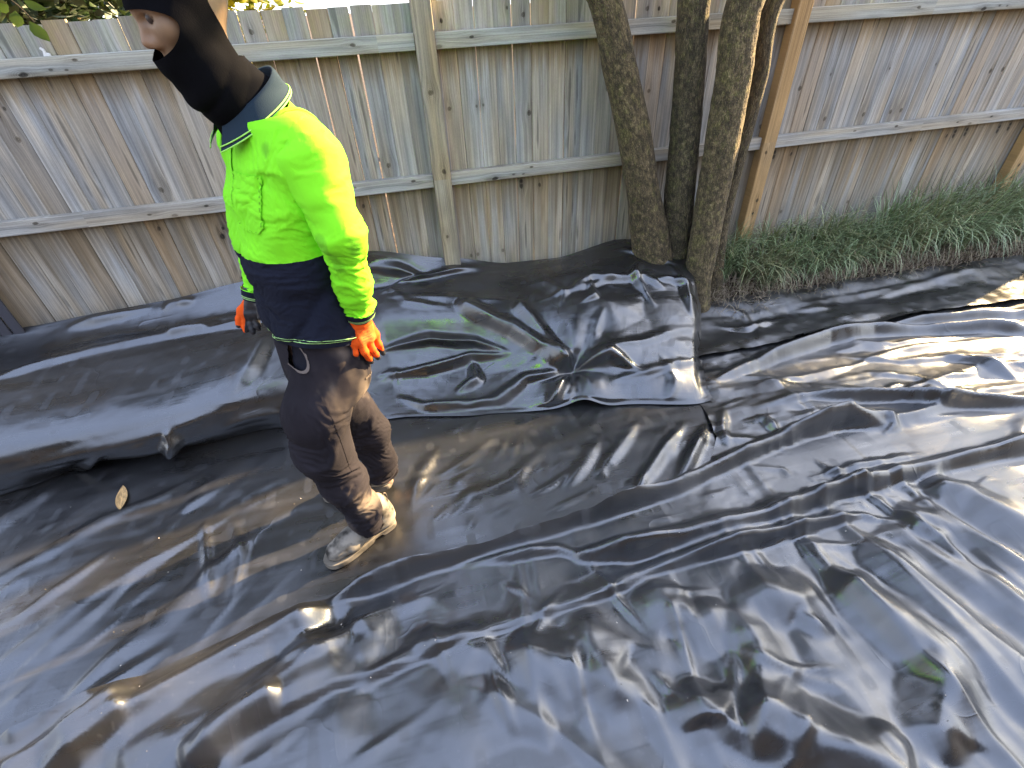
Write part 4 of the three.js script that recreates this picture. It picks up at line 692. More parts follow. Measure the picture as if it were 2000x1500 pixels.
// ---------------------------------------------------------------- the person, walking to the left with the left side to the camera
{
  const O = V(-0.31, 0, -1.505), TURN = Math.atan2(-0.87, 0.49);
  const person = new THREE.Group(); person.position.copy(O); person.rotation.y = TURN;
  put(person, 'person', scene, 'person in black hood mask, lime and navy shirt and orange gloves walking on the plastic', 'person');
  const inv = new THREE.Quaternion().setFromAxisAngle(V(0, 1, 0), -TURN);
  // a pixel of the photograph to a point at x = side (metres to the left of the person's middle)
  const loc = (px, py, side, r) => { const o = camera.position.clone().sub(O).applyQuaternion(inv), d = rayOf(px, py).applyQuaternion(inv), t = (side - o.x) / d.x; return [o.x + d.x * t, o.y + d.y * t, o.z + d.z * t, r]; };

  const weave = tex(256, 256, (u, v) => 0.5 + 0.22 * Math.sin(u * 2 * Math.PI * 32) * Math.sin(v * 2 * Math.PI * 32) + 0.2 * noise(u * 60, v * 60, 2), false); weave.repeat.set(11, 11);
  const cloth = (rough = 0.95, b = 0.0004) => new THREE.MeshPhysicalMaterial({ vertexColors: true, roughness: rough, specularIntensity: 0.35, bumpMap: weave, bumpScale: b, side: THREE.DoubleSide });
  const limeM = new THREE.MeshPhysicalMaterial({ vertexColors: true, roughness: 0.85, bumpMap: weave, bumpScale: 0.0003, side: THREE.DoubleSide }), navyM = cloth(), darkM = new THREE.MeshPhysicalMaterial({ vertexColors: true, roughness: 0.95, specularIntensity: 0.1, bumpMap: weave, bumpScale: 0.0004, side: THREE.DoubleSide }), denim = cloth(0.95, 0.0006), leather = cloth(0.8, 0.0005), gloveM = cloth(0.85, 0.0005), rubber = new THREE.MeshStandardMaterial({ vertexColors: true, roughness: 0.5 });
  const LIME = (x, y, z) => { const d = 0.93 + 0.07 * fbm(x * 14, y * 14, z * 14, 3) - 0.30 * smooth(0.30, 0.62, noise(x * 26, y * 15, z * 26 + 5)) * smooth(0.0, 0.35, noise(x * 6, y * 6, z * 6)) ; return [0.24 * d, 0.86 * d, 0.006 * d]; };
  const NAVY = (x, y, z) => { const d = 1 + 0.25 * fbm(x * 9, y * 9, z * 9, 3); return [0.010 * d, 0.012 * d, 0.022 * d]; };
  const PIPE = () => [0.36, 0.62, 0.20];

  // joints
  const shL = [0.165, 1.535, -0.045], elL = loc(662, 440, 0.255), wrL = loc(700, 603, 0.19), shR = [-0.165, 1.535, -0.03], elR = [-0.255, 1.28, 0.0], wrR = loc(502, 570, -0.25);
  const torsoRows = [[0.84, 0.165, 0.112, 0.03], [0.93, 0.175, 0.118, 0.018], [1.02, 0.168, 0.116, 0.014], [1.15, 0.162, 0.116, 0.010], [1.28, 0.172, 0.123, 0.008], [1.40, 0.185, 0.120, -0.006], [1.50, 0.175, 0.100, -0.020], [1.57, 0.12, 0.080, -0.022], [1.62, 0.075, 0.066, -0.008]];
  const torso = (x, y, z) => { let k = 0; while (k < torsoRows.length - 2 && y > torsoRows[k + 1][0]) k++; const A = torsoRows[k], B = torsoRows[k + 1], t = smooth(0, 1, clamp((y - A[0]) / (B[0] - A[0]))), a = lerp(A[1], B[1], t), b = lerp(A[2], B[2], t), c = lerp(A[3], B[3], t), q = Math.sqrt((x / a) ** 2 + ((z - c) / b) ** 2); return Math.max((q - 1) * Math.min(a, b) * 0.95, y - 1.64, 0.82 - y); };
  const shoulders = cap([-0.15, 1.53, -0.035], [0.15, 1.53, -0.04], 0.066, 0.066);
  const body0 = blend([torso, shoulders], 0.05);
  // head: its own frame, nodding down
  const HC = [0, 1.818, 0.068], NOD = -0.32, cn = Math.cos(NOD), sn = Math.sin(NOD);
  const toHead = (x, y, z) => { const b = y - HC[1], c = z - HC[2]; return [x - HC[0], cn * b - sn * c, sn * b + cn * c]; };
  const fromHead = (x, y, z) => [x + HC[0], HC[1] + cn * y + sn * z, HC[2] - sn * y + cn * z];
  const skull = blend([ell([0, 0.03, -0.012], [0.078, 0.095, 0.098]), ell([0, -0.045, 0.026], [0.060, 0.078, 0.066])], 0.05);
  const nose = cap([0, 0.016, 0.082], [0, -0.028, 0.110], 0.0085, 0.0108), wings = blend([ell([0.012, -0.036, 0.096], [0.009, 0.008, 0.011]), ell([-0.012, -0.036, 0.096], [0.009, 0.008, 0.011])], 0.005), browR = cap([-0.05, 0.026, 0.070], [0, 0.024, 0.084], 0.010, 0.010), browL = cap([0.05, 0.026, 0.070], [0, 0.024, 0.084], 0.010, 0.010), lips = ell([0, -0.070, 0.086], [0.024, 0.011, 0.011]), cheeks = blend([ell([0.040, -0.02, 0.060], [0.026, 0.024, 0.024]), ell([-0.040, -0.02, 0.060], [0.026, 0.024, 0.024])], 0.01);
  const face0 = blend([skull, nose, wings, browL, browR, lips, cheeks], 0.018), sockets = [ell([0.031, 0.006, 0.094], [0.019, 0.011, 0.016]), ell([-0.031, 0.006, 0.094], [0.019, 0.011, 0.016])], balls = [ell([0.031, 0.006, 0.076], [0.0125, 0.0125, 0.0125]), ell([-0.031, 0.006, 0.076], [0.0125, 0.0125, 0.0125])], nostrils = [ell([0.0075, -0.044, 0.100], [0.0042, 0.005, 0.006]), ell([-0.0075, -0.044, 0.100], [0.0042, 0.005, 0.006])];
  const headF = (x, y, z) => { const [a, b, c] = toHead(x, y, z); let d = face0(a, b, c); for (const s of sockets) { const e = -s(a, b, c), h = Math.max(0.008 - Math.abs(d - e), 0) / 0.008; d = Math.max(d, e) + h * h * 0.002; } for (const s of balls) d = Math.min(d, s(a, b, c)); for (const s of nostrils) d = Math.max(d, -s(a, b, c)); return d; };
  const neckF = cap([0, 1.55, -0.002], [0, 1.72, 0.05], 0.058, 0.054);
  const headNeck = (x, y, z) => { const a = headF(x, y, z), b = neckF(x, y, z), h = Math.max(0.02 - Math.abs(a - b), 0) / 0.02; return Math.min(a, b) - h * h * 0.005; };
  // legs and arms
  const hipL = [0.088, 0.92, 0.03, 0.10], legL = chain([hipL, loc(616, 790, 0.095, 0.088), loc(622, 868, 0.1, 0.068), loc(682, 955, 0.095, 0.058), loc(728, 1010, 0.09, 0.042)]), legR = chain([[-0.088, 0.92, 0.01, 0.10], [-0.095, 0.68, 0.0, 0.085], loc(715, 830, -0.1, 0.065), loc(742, 905, -0.098, 0.052), loc(757, 938, -0.09, 0.042)]);
  const armBones = (s, e, w) => chain([[...s.slice(0, 3), 0.062], [...e.slice(0, 3), 0.044], [...w.slice(0, 3), 0.029]]);
  const bodyF = blend([body0, ...legL, ...legR, ...armBones(shL, elL, wrL), ...armBones(shR, elR, wrR)], 0.03);
  // the body itself: one skin surface, the head on a finer grid
  {
    const low = surface((x, y, z) => Math.max(bodyF(x, y, z) + 0.012, y - 1.60), [-0.4, 0.02, -0.35], [0.4, 1.62, 0.35], 0.016), hd = surface(headNeck, [-0.11, 1.57, -0.09], [0.11, 1.94, 0.24], 0.0042);
    const SKIN = (x, y, z) => { const [a, b, c] = toHead(x, y, z), k = 1 + 0.08 * fbm(x * 60, y * 60, z * 60, 2), ey = Math.hypot(Math.abs(a) - 0.031, (b - 0.006) * 1.4) < 0.014 ? 1 : 0, br = Math.exp(-(((Math.abs(a) - 0.033) / 0.024) ** 2) - (((b - 0.031 + 0.1 * (Math.abs(a) - 0.03)) / 0.006) ** 2)) * (c > 0.04 ? 1 : 0), red = Math.exp(-((a / 0.03) ** 2) - (((b + 0.03) / 0.03) ** 2)) * (c > 0.05 ? 1 : 0), socketShade = ey * 0.6, scalp = smooth(0.03, -0.04, c) * smooth(-0.02, 0.05, b); let col = [0.26 + 0.015 * red + 0.16 * scalp, 0.165 - 0.01 * red + 0.11 * scalp, 0.092 - 0.01 * red + 0.10 * scalp]; return col.map((q, i) => lerp(q * k * (1 - socketShade), [0.016, 0.012, 0.010][i], clamp(br * 1.6))); };  // shade of the eye sockets is painted into the skin colour
    const join = mergeGeometries([tinted(soften(low, 1), () => [0.46, 0.27, 0.18]), tinted(hd, SKIN)]);
    put(new THREE.Mesh(join, new THREE.MeshPhysicalMaterial({ vertexColors: true, roughness: 0.5, sheen: 0.1 })), 'body', person);
    for (const s of [1, -1]) { const g = new THREE.SphereGeometry(0.0119, 16, 12), q = fromHead(0.031 * s, 0.0045, 0.0778), e = mesh(g, new THREE.MeshStandardMaterial({ color: lin(0.045, 0.03, 0.022), roughness: 0.5 }), 'eye', person); e.position.set(...q); }
  }
  // ---- hood mask
  {
    const maskHead = blend([skull, nose, cheeks, lips, ell([0, -0.1, 0.062], [0.04, 0.03, 0.036])], 0.035), drapeN = chain([[0, 1.735, 0.085, 0.070], [0, 1.68, 0.055, 0.080], [0, 1.61, 0.006, 0.080], [0, 1.53, -0.01, 0.08]]);
    const f = blend([(x, y, z) => { const [a, b, c] = toHead(x, y, z); return maskHead(a, b, c) - 0.0095; }, ...drapeN], 0.035);
    let m = surface((x, y, z) => { const [a, b, c] = toHead(x, y, z); return f(x, y, z) + 0.006 * ridged(z * 5 + x * 4, (y + 1.1 * z) * 17, x * 5) * smooth(1.78, 1.66, y) + 0.0015 * noise(x * 30, y * 30, z * 30); }, [-0.12, 1.54, -0.12], [0.12, 1.95, 0.24], 0.0045);
    m = clipBy(m, (x, y, z) => { const [a, b, c] = toHead(x, y, z), q = Math.sqrt((a / 0.092) ** 2 + ((b + 0.016) / 0.046) ** 2 + ((c - 0.088) / 0.092) ** 2); return (q - 1) * 0.04; });
    const P1 = loc(395, 0, 0.05), P2 = loc(458, 112, 0.03);   // the hood has slid off the back of the head along this line
    m = clipBy(m, (x, y, z) => { const dy = P2[1] - P1[1], dz = P2[2] - P1[2], l = Math.hypot(dy, dz), s = ((z - P1[2]) * dy - (y - P1[1]) * dz) / l; return Math.max(-s, P2[1] - y) + 0.003 * noise(x * 20, y * 20, 1); });
    mesh(tinted(m, (x, y, z) => { const k = 1 + 0.3 * fbm(x * 12, y * 12, z * 12, 2); return [0.0042 * k, 0.0042 * k, 0.0052 * k]; }), darkM, 'hood_mask', person);
  }
  // ---- shirt
  const planeY = (A, B, C) => { const x1 = B[0] - A[0], z1 = B[2] - A[2], y1 = B[1] - A[1], x2 = C[0] - A[0], z2 = C[2] - A[2], y2 = C[1] - A[1], D = x1 * z2 - x2 * z1, a = (y1 * z2 - y2 * z1) / D, b = (x1 * y2 - x2 * y1) / D; return (x, z) => A[1] + a * (x - A[0]) + b * (z - A[2]); };
  const hemY = planeY(loc(541, 672, 0.03), loc(612, 680, 0.16), loc(688, 664, 0.13)), splitY = planeY(loc(490, 504, 0.03), loc(572, 511, 0.165), loc(640, 488, 0.165));
  const hem = (x, y, z) => y - hemY(Math.max(x, -0.05), z), neckCut = (x, y, z) => 1.606 + 0.20 * (-0.01 - z) - y - 0.10 * smooth(0.05, 0.1, Math.abs(x)) * 0;
  {
    const loose = (x, y, z) => body0(x, y, z) - 0.014 - 0.012 * smooth(1.35, 1.1, y) + 0.006 * smooth(1.05, 0.95, y) + (0.005 + 0.006 * smooth(1.25, 1.1, y)) * ridged((x + z) * 4, (y + 0.9 * z - 0.7 * x) * 8, 3) * smooth(1.6, 1.4, y);
    let m = surface(loose, [-0.27, 0.84, -0.22], [0.27, 1.68, 0.24], 0.0062);
    m = clipBy(clipBy(m, hem), neckCut);
    drape(m, { grow: (x, y, z) => { const q = smooth(0.02, 0.1, hem(x, y, z)); return [1.02 + 0.045 * q, 1.02 + 0.085 * q]; }, body: (x, y, z) => body0(x, y, z), gap: 0.006, iters: 80, grav: 0.00012, bendK: 0.07, amp: 0.007, freq: 12, seed: 3, pin: (x, y, z) => clamp(1.2 - hem(x, y, z) / 0.035) + clamp(1 - neckCut(x, y, z) / 0.03) > 0.5 ? 1 : 0 });
    soften(m, 1, 0.3);
    const split = (x, y, z) => y - splitY(Math.max(x, -0.02), z) - 0.002 * noise(x * 20, 1, z * 20);
    mesh(tinted(clipBy(m, split), LIME), limeM, 'shirt_top', person);
    const lowHalf = clipBy(m, split, false), band = (a, b) => clipBy(clipBy(lowHalf, (x, y, z) => hem(x, y, z) - a), (x, y, z) => b - hem(x, y, z));
    const shirtLow = mesh(tinted(lowHalf, NAVY), navyM, 'shirt_lower', person);
    for (const [a, b] of [[0.018, 0.0203], [0.0255, 0.0273]]) mesh(tinted(pushOut(band(a, b), 0.0012), PIPE), limeM, 'piping', shirtLow);
    // chest pocket, on the wearer's left breast
    const top = clipBy(m, split), pc = loc(515, 385, 0.075), inPocket = (x, y, z) => { const u = (x - pc[0]) , v = y - pc[1]; return z < 0 ? -1 : Math.min(0.058 - Math.abs(u), v + 0.075 - 0.02 * smooth(0.03, 0.06, Math.abs(u)), 0.062 - v); };
    const shirtTop = person.children.find((c) => c.name === 'shirt_top');
    mesh(tinted(pushOut(clipBy(top, inPocket), 0.004), LIME), limeM, 'pocket', shirtTop);
    mesh(tinted(pushOut(clipBy(clipBy(top, inPocket), (x, y, z) => 0.0016 - Math.abs(inPocket(x, y, z) - 0.004)), 0.005), (x, y, z) => LIME(x, y, z).map((q) => q * 0.55)), limeM, 'stitching', shirtTop).userData.kind = 'stuff';
    const plq = (x, y, z) => (z < 0 ? -1 : Math.min(0.016 - Math.abs(x), y - 1.40));
    mesh(tinted(pushOut(clipBy(top, plq), 0.003), LIME), limeM, 'placket', shirtTop);
    const bt = new THREE.CylinderGeometry(0.0065, 0.0065, 0.003, 14); bt.rotateX(Math.PI / 2);
    const b1 = mesh(bt, new THREE.MeshStandardMaterial({ color: lin(0.02, 0.03, 0.03), roughness: 0.4 }), 'button', shirtTop); { const q = loc(446, 266, 0.004); b1.position.set(q[0], q[1], q[2] + 0.004); b1.rotation.x = -0.25; }
  }
  // ---- sleeves, cuffs with two lime lines
  for (const [s, e, w, k] of [[shL, elL, wrL, 1], [shR, elR, wrR, -1]]) {
    const axis = V(w[0] - e[0], w[1] - e[1], w[2] - e[2]).normalize(), along = (x, y, z) => (x - w[0]) * axis.x + (y - w[1]) * axis.y + (z - w[2]) * axis.z;
    const mid = [lerp(s[0], e[0], 0.5) + 0.004 * k, lerp(s[1], e[1], 0.5), lerp(s[2], e[2], 0.5)], fm = [lerp(e[0], w[0], 0.55), lerp(e[1], w[1], 0.55), lerp(e[2], w[2], 0.55)], end = [w[0] + axis.x * 0.05, w[1] + axis.y * 0.05, w[2] + axis.z * 0.05];
    const arm = blend(chain([[s[0] - 0.03 * k, s[1] + 0.012, s[2], 0.07], [s[0] + 0.012 * k, s[1] - 0.015, s[2], 0.078], [...mid, 0.064], [e[0], e[1], e[2], 0.057], [...fm, 0.050], [w[0], w[1], w[2], 0.043], [...end, 0.036]]), 0.03);
    const lo = [Math.min(s[0], e[0], w[0]) - 0.13, w[1] - 0.08, -0.24], hi = [Math.max(s[0], e[0], w[0]) + 0.13, s[1] + 0.13, 0.24];
    let m = surface(arm, lo, hi, 0.0062);
    m = clipBy(m, (x, y, z) => 0.028 - along(x, y, z));
    const cuff0 = -0.012;
    m = clipBy(m, (x, y, z) => (x - (s[0] - 0.034 * k)) * k);   // armhole
    const bones = blend(armBones(s, e, w), 0.03);
    drape(m, { grow: (x, y, z) => { const t = smooth(0.03, 0.0, Math.abs(along(x, y, z) - 0)), f = smooth(1.42, 1.3, y), q = smooth(cuff0 - 0.0, cuff0 - 0.04, along(x, y, z)); return [1.01 + 0.01 * f * q, 1.03 + 0.13 * f * q]; }, body: bones, gap: 0.005, iters: 90, grav: 0.0002, bendK: 0.07, amp: 0.006, freq: 20, seed: 7 + k, pin: (x, y, z) => (along(x, y, z) > cuff0 || Math.abs(x - (s[0] - 0.034 * k)) < 0.008 ? 1 : 0) });
    soften(m, 1, 0.4);
    const isCuff = (x, y, z) => along(x, y, z) - cuff0 - 0.004;
    const sl = mesh(tinted(clipBy(m, isCuff, false), LIME), limeM, 'sleeve', person), cf = clipBy(m, isCuff), cu = mesh(tinted(pushOut(cf, -0.002), NAVY), navyM, 'cuff', sl);
    for (const a of [0.012, 0.0175]) mesh(tinted(pushOut(clipBy(clipBy(cf, (x, y, z) => along(x, y, z) - a), (x, y, z) => a + 0.003 - along(x, y, z)), 0.0012), PIPE), limeM, 'piping', sl);
    const seam = clipBy(clipBy(m, isCuff, false), (x, y, z) => 0.004 - Math.abs((x - (s[0] - 0.03 * k)) * k - 0.002)); mesh(tinted(pushOut(seam, 0.0012), LIME), limeM, 'seam', sl).userData.kind = 'stuff';
  }
  // ---- collar: a folded band open at the front, with a lime edge
  {
    const P = [], UV = [], I = [], n = 44, rows = 7, edgeA = [], edgeB = [];
    for (let i = 0; i <= n; i++) {
      const a = lerp(-0.90, 0.90, i / n) * Math.PI, fr = Math.pow(Math.abs(i / n - 0.5) * 2, 3), cx = Math.sin(a), cz = -Math.cos(a);
      const base = [0.084 * cx, 1.618 - 0.046 * cz - 0.004 * fr, 0.002 + 0.076 * cz];
      const prof = [[0.004, -0.02], [0.000, 0.012], [-0.002, 0.024], [0.004, 0.029], [0.011, 0.020], [0.020, -0.001], [0.032 + 0.008 * fr, -0.020 - 0.016 * fr]];
      prof.forEach(([r, h], j) => { const q = [base[0] + cx * r, base[1] + h, base[2] + cz * r]; P.push(...q); if (j === 6) edgeA.push(V(...q)); if (j === 5) edgeB.push(V(...q).lerp(V(base[0] + cx * prof[6][0], base[1] + prof[6][1], base[2] + cz * prof[6][0]), 0.72).add(V(cx * 0.0015, 0.0015, cz * 0.0015))); });
    }
    for (let i = 0; i < n; i++) for (let j = 0; j < rows - 1; j++) { const a = i * rows + j, b = a + rows; I.push(a, b, a + 1, a + 1, b, b + 1); }
    const c = mesh(tinted({ p: new Float32Array(P), idx: new Uint32Array(I) }, (x, y, z) => [0.017, 0.030, 0.043]), navyM, 'collar', person);
    for (const e of [edgeA, edgeB]) { const g = new THREE.TubeGeometry(new THREE.CatmullRomCurve3(e), 70, 0.0016, 6); mesh(g, new THREE.MeshStandardMaterial({ color: lin(0.42, 0.85, 0.14), roughness: 0.8 }), 'piping', c); }
  }
  // ---- trousers
  {
    const seat = ell([0, 0.90, 0.015], [0.178, 0.13, 0.128]);
    const cuffL = loc(728, 1012, 0.09), cuffR = loc(757, 938, -0.09);
    const tl = chain([[0.082, 0.90, 0.03, 0.112], loc(614, 780, 0.095, 0.108), loc(624, 862, 0.1, 0.094), loc(664, 925, 0.098, 0.084), loc(700, 978, 0.094, 0.068), loc(722, 1014, 0.09, 0.058)]), tr = chain([[-0.082, 0.90, 0.01, 0.112], [-0.092, 0.70, 0.0, 0.1], loc(715, 830, -0.1, 0.086), loc(735, 885, -0.098, 0.074), loc(755, 938, -0.09, 0.06)]);
    const L0 = blend([seat, ...tl], 0.03), R0 = blend([seat, ...tr], 0.03), both = (x, y, z) => { const a = L0(x, y, z), b = R0(x, y, z), k = 0.018, h = Math.max(k - Math.abs(a - b), 0) / k; const d = Math.min(a, b) - h * h * k * 0.25, e = torso(x, y, z) - 0.008, q = Math.max(0.03 - Math.abs(d - e), 0) / 0.03; return y < 0.8 ? d : Math.min(d, e) - q * q * 0.0075; };
    let m = surface(both, [-0.24, 0.04, -0.28], [0.24, 1.10, 0.32], 0.0075);
    m = clipBy(m, (x, y, z) => 1.07 - y);
    const low = (x, y, z) => (x > 0 ? y - 0.108 : y - 0.128);
    m = clipBy(m, low);
    const bones = blend([body0, ...legL, ...legR], 0.03);
    drape(m, { grow: (x, y, z) => { const q = smooth(0.78, 0.5, y); return [1.04, 1.05 + 0.09 * q]; }, body: bones, gap: 0.004, iters: 100, grav: 0.0004, bendK: 0.12, amp: 0.014, freq: 9, seed: 5, pin: (x, y, z) => (y > 0.93 ? 1 : low(x, y, z) < 0.008 ? 0.6 : 0) });
    soften(m, 1, 0.4);
    const TR = (x, y, z) => { const f = fbm(x * 10, y * 8, z * 10, 4), worn = clamp(smooth(0.1, -0.06, z) * smooth(0.5, 0.75, y) * smooth(0.0, 0.1, x) + 0.75 * Math.exp(-(((y - 0.83) / 0.12) ** 2)) * smooth(0.13, 0.04, Math.abs(z - 0.02)) * smooth(0.05, 0.14, x)) , dirt = clamp(worn * 0.9 * (0.3 + 1.3 * f + 0.5 * noise(x * 40, y * 9, z * 40)) + smooth(0.25, 0.5, f) * 0.3 + 0.5 * Math.exp(-(((y - 0.30) / 0.05) ** 2)) * smooth(0.1, 0.4, f)); return [lerp(0.019, 0.15, dirt), lerp(0.016, 0.118, dirt), lerp(0.019, 0.09, dirt)].map((q) => q * (1 + 0.6 * f)); };
    // a torn, gaping pocket on the left hip
    const pk = loc(600, 719, 0.19), gape = (x, y, z) => { if (x < 0.05) return 9; const u = (z - pk[2]) , v = y - pk[1]; return Math.sqrt((u / 0.024) ** 2 + ((v + 0.25 * u) / 0.042) ** 2) - 1; };
    const hole = clipBy(m, (x, y, z) => gape(x, y, z)), flap = clipBy(m, (x, y, z) => 1.12 - gape(x, y, z));
    const t = mesh(tinted(hole, TR), denim, 'trousers', person);
    mesh(tinted(pushOut(flap, -0.014), () => [0.011, 0.011, 0.016]), denim, 'pocket', t);  // inside coloured darker to stand for the shade in the opening
    const rim = clipBy(clipBy(m, (x, y, z) => gape(x, y, z) - 0.0), (x, y, z) => Math.min(0.16 + 0.10 * noise(x * 60, y * 60, z * 60) - gape(x, y, z), pk[1] + 0.035 - y)); mesh(tinted(pushOut(rim, 0.003), (x, y, z) => (z > pk[2] && y > pk[1] - 0.02 ? [0.55, 0.52, 0.46] : [0.16, 0.13, 0.11])), denim, 'frayed_edge', t);
    const sm = clipBy(m, (x, y, z) => Math.min(0.0035 - Math.abs(z - pk[2] + 0.018 + 0.03 * (0.66 - y)), pk[1] - 0.05 - y, y - 0.5, x - 0.1)); mesh(tinted(pushOut(sm, 0.0015), TR), denim, 'seam', t);
    const bp = clipBy(m, (x, y, z) => Math.min(0.0045 - Math.abs(y - 0.835 - 0.25 * (z + 0.05)), x - 0.05, -0.02 - z)); mesh(tinted(pushOut(bp, 0.0025), () => [0.10, 0.08, 0.065]), denim, 'pocket_welt', t);
  }
  // ---- boots
  const bootAt = (hx, hz, raise, name) => {
    const g = new THREE.Group(); g.position.set(hx, 0.012, hz);
    put(g, name, person);
    const up = blend([...chain([[0, 0.062, 0.035, 0.040], [0.002, 0.066, 0.12, 0.044], [0.004, 0.055, 0.20, 0.046], [0.002, 0.048, 0.262, 0.041]]), ...chain([[0, 0.06, 0.045, 0.044], [0, 0.15, 0.05, 0.05]]), cap([0, 0.05, 0.03, 0], [0, 0.1, 0.035, 0], 0.036, 0.04)], 0.035);
    const f = (x, y, z) => Math.max(up(x * (1 + 0.12 * smooth(0.16, 0.06, z)), y, z), 0.024 - y) + 0.0016 * noise(x * 45, y * 45, z * 45) + 0.002 * ridged(x * 8, y * 24 + z * 20, z * 9) * smooth(0.24, 0.15, z) * smooth(0.05, 0.12, z);
    const m = surface(f, [-0.075, 0.0, -0.03], [0.08, 0.2, 0.33], 0.0045);
    const B = (x, y, z) => { const n = fbm(x * 30, y * 30, z * 30, 4), d = clamp(0.62 + 1.5 * n + 0.2 * smooth(0.15, 0.25, z) - 0.55 * smooth(0.07, 0.11, y) * smooth(0.12, 0.06, z) * 0 - 0.8 * smooth(0.02, 0.05, 0.05 - Math.hypot(z - 0.15, y - 0.10))); const k = lerp(0.03, 0.26, d); return [k, k * 0.88, k * 0.70]; };
    mesh(tinted(m, B), leather, 'upper', g);
    const s = new THREE.Shape(); const out = [[-0.036, 0.02], [-0.040, 0.06], [-0.034, 0.12], [-0.042, 0.19], [-0.046, 0.245], [-0.036, 0.295], [-0.006, 0.318], [0.028, 0.308], [0.046, 0.275], [0.050, 0.225], [0.044, 0.16], [0.037, 0.10], [0.040, 0.05], [0.034, 0.01], [0, -0.006], [-0.024, 0.0]].map(([a, b]) => new THREE.Vector2(a * 1.04, -b));
    s.setFromPoints(new THREE.SplineCurve([...out, out[0]]).getPoints(80));
    const sg = new THREE.ExtrudeGeometry(s, { depth: 0.022, bevelEnabled: true, bevelSize: 0.003, bevelThickness: 0.003, bevelSegments: 2 }); sg.rotateX(-Math.PI / 2);
    const sp = sg.attributes.position, C = new Float32Array(sp.count * 3); for (let i = 0; i < sp.count; i++) { const n = 0.5 + fbm(sp.getX(i) * 40, sp.getY(i) * 60, sp.getZ(i) * 40, 3), k = lerp(0.05, 0.24, clamp(n)); C.set([k, k * 0.86, k * 0.66], 3 * i); if (sp.getZ(i) > 0.075 && sp.getZ(i) < 0.115 && sp.getY(i) < 0.006) sp.setY(i, 0.012); }
    sg.setAttribute('color', new THREE.BufferAttribute(C, 3)); mesh(sg, leather, 'sole', g);
    const loop = new THREE.TorusGeometry(0.014, 0.003, 6, 16); const lo = mesh(loop, new THREE.MeshStandardMaterial({ color: lin(0.14, 0.11, 0.08), roughness: 0.9 }), 'pull_loop', g); lo.position.set(0, 0.165, 0.004); lo.rotation.y = Math.PI / 2; lo.scale.set(0.6, 1.4, 1);
    g.rotation.x = raise;
    return g;
  };
  bootAt(0.086, -0.004, 0.0, 'boot');
  { const b = bootAt(-0.084, -0.108, 0.10, 'boot'); b.position.y = 0.035; b.rotation.order = 'YXZ'; b.rotation.y = -0.6; }
  // ---- gloves
  const ORANGE = (x, y, z) => { const k = 0.92 + 0.12 * fbm(x * 60, y * 60, z * 60, 3); return [0.86 * k, 0.105 * k, 0.010 * k]; }, GRIP = (x, y, z) => { const k = 1 + 0.5 * fbm(x * 70, y * 70, z * 70, 3); return [0.020 * k, 0.019 * k, 0.020 * k]; };
  const hand = (W, mcp, pip, tip, thumb, back, name, cut = 0.002) => {
    const fs = [], palm = [];
    mcp.forEach((q, i) => { palm.push(cap([lerp(W[0], q[0], 0.05), lerp(W[1], q[1], 0.05), lerp(W[2], q[2], 0.05) + (1.5 - i) * 0.008], q, 0.0185, 0.0148)); });
    for (let i = 0; i < 3; i++) palm.push(cap(mcp[i], mcp[i + 1], 0.0125, 0.0125));
    palm.push(cap([W[0], W[1] + 0.03, W[2]], [W[0], W[1] - 0.01, W[2]], 0.034, 0.030));
    const palmF = blend(palm, 0.016);
    mcp.forEach((q, i) => { const t = tip[i], p = pip[i], r = [0.0115, 0.0122, 0.0116, 0.0104][i], d = [lerp(p[0], t[0], 0.55), lerp(p[1], t[1], 0.55), lerp(p[2], t[2], 0.55)]; fs.push(blend(chain([[...q.slice(0, 3), r * 1.08], [...p.slice(0, 3), r], [...d, r * 0.93], [...t.slice(0, 3), r * 0.8]]), 0.006)); });
    const th = blend(chain(thumb), 0.012);
    const all = (x, y, z) => { let d = palmF(x, y, z); const sm = (a, b, k) => { const h = Math.max(k - Math.abs(a - b), 0) / k; return Math.min(a, b) - h * h * k * 0.25; }; let g = 1; for (const f of fs) g = Math.min(g, f(x, y, z)); return sm(sm(d, g, 0.008), th(x, y, z), 0.012); };
    const pts = [W, ...mcp, ...pip, ...tip, ...thumb], lo = [0, 1, 2].map((k) => Math.min(...pts.map((q) => q[k])) - 0.045), hi = [0, 1, 2].map((k) => Math.max(...pts.map((q) => q[k])) + 0.045);
    const m = surface((x, y, z) => all(x, y, z) + 0.0006 * noise(x * 120, y * 120, z * 120), lo, hi, 0.003);
    const c = [0, 1, 2].map((k) => (W[k] + mcp[1][k] + mcp[2][k]) / 3), N = V(...back).normalize();
    const isBack = (x, y, z) => { let tipD = 1; tip.forEach((t) => { tipD = Math.min(tipD, Math.hypot(x - t[0], y - t[1], z - t[2])); }); return Math.min((x - c[0]) * N.x + (y - c[1]) * N.y + (z - c[2]) * N.z + cut, tipD - 0.009); };
    const h = new THREE.Group(); put(h, name, person);
    mesh(tinted(clipBy(m, isBack), ORANGE), gloveM, 'knit_back', h); mesh(tinted(clipBy(m, isBack, false), GRIP), rubber, 'grip_coating', h);
    return [m, isBack, N, c, h];
  };
  const T = (q, n, d) => [q[0] + n[0] * d, q[1] + n[1] * d, q[2] + n[2] * d, q[3]];
  const W1 = loc(700, 618, 0.188);
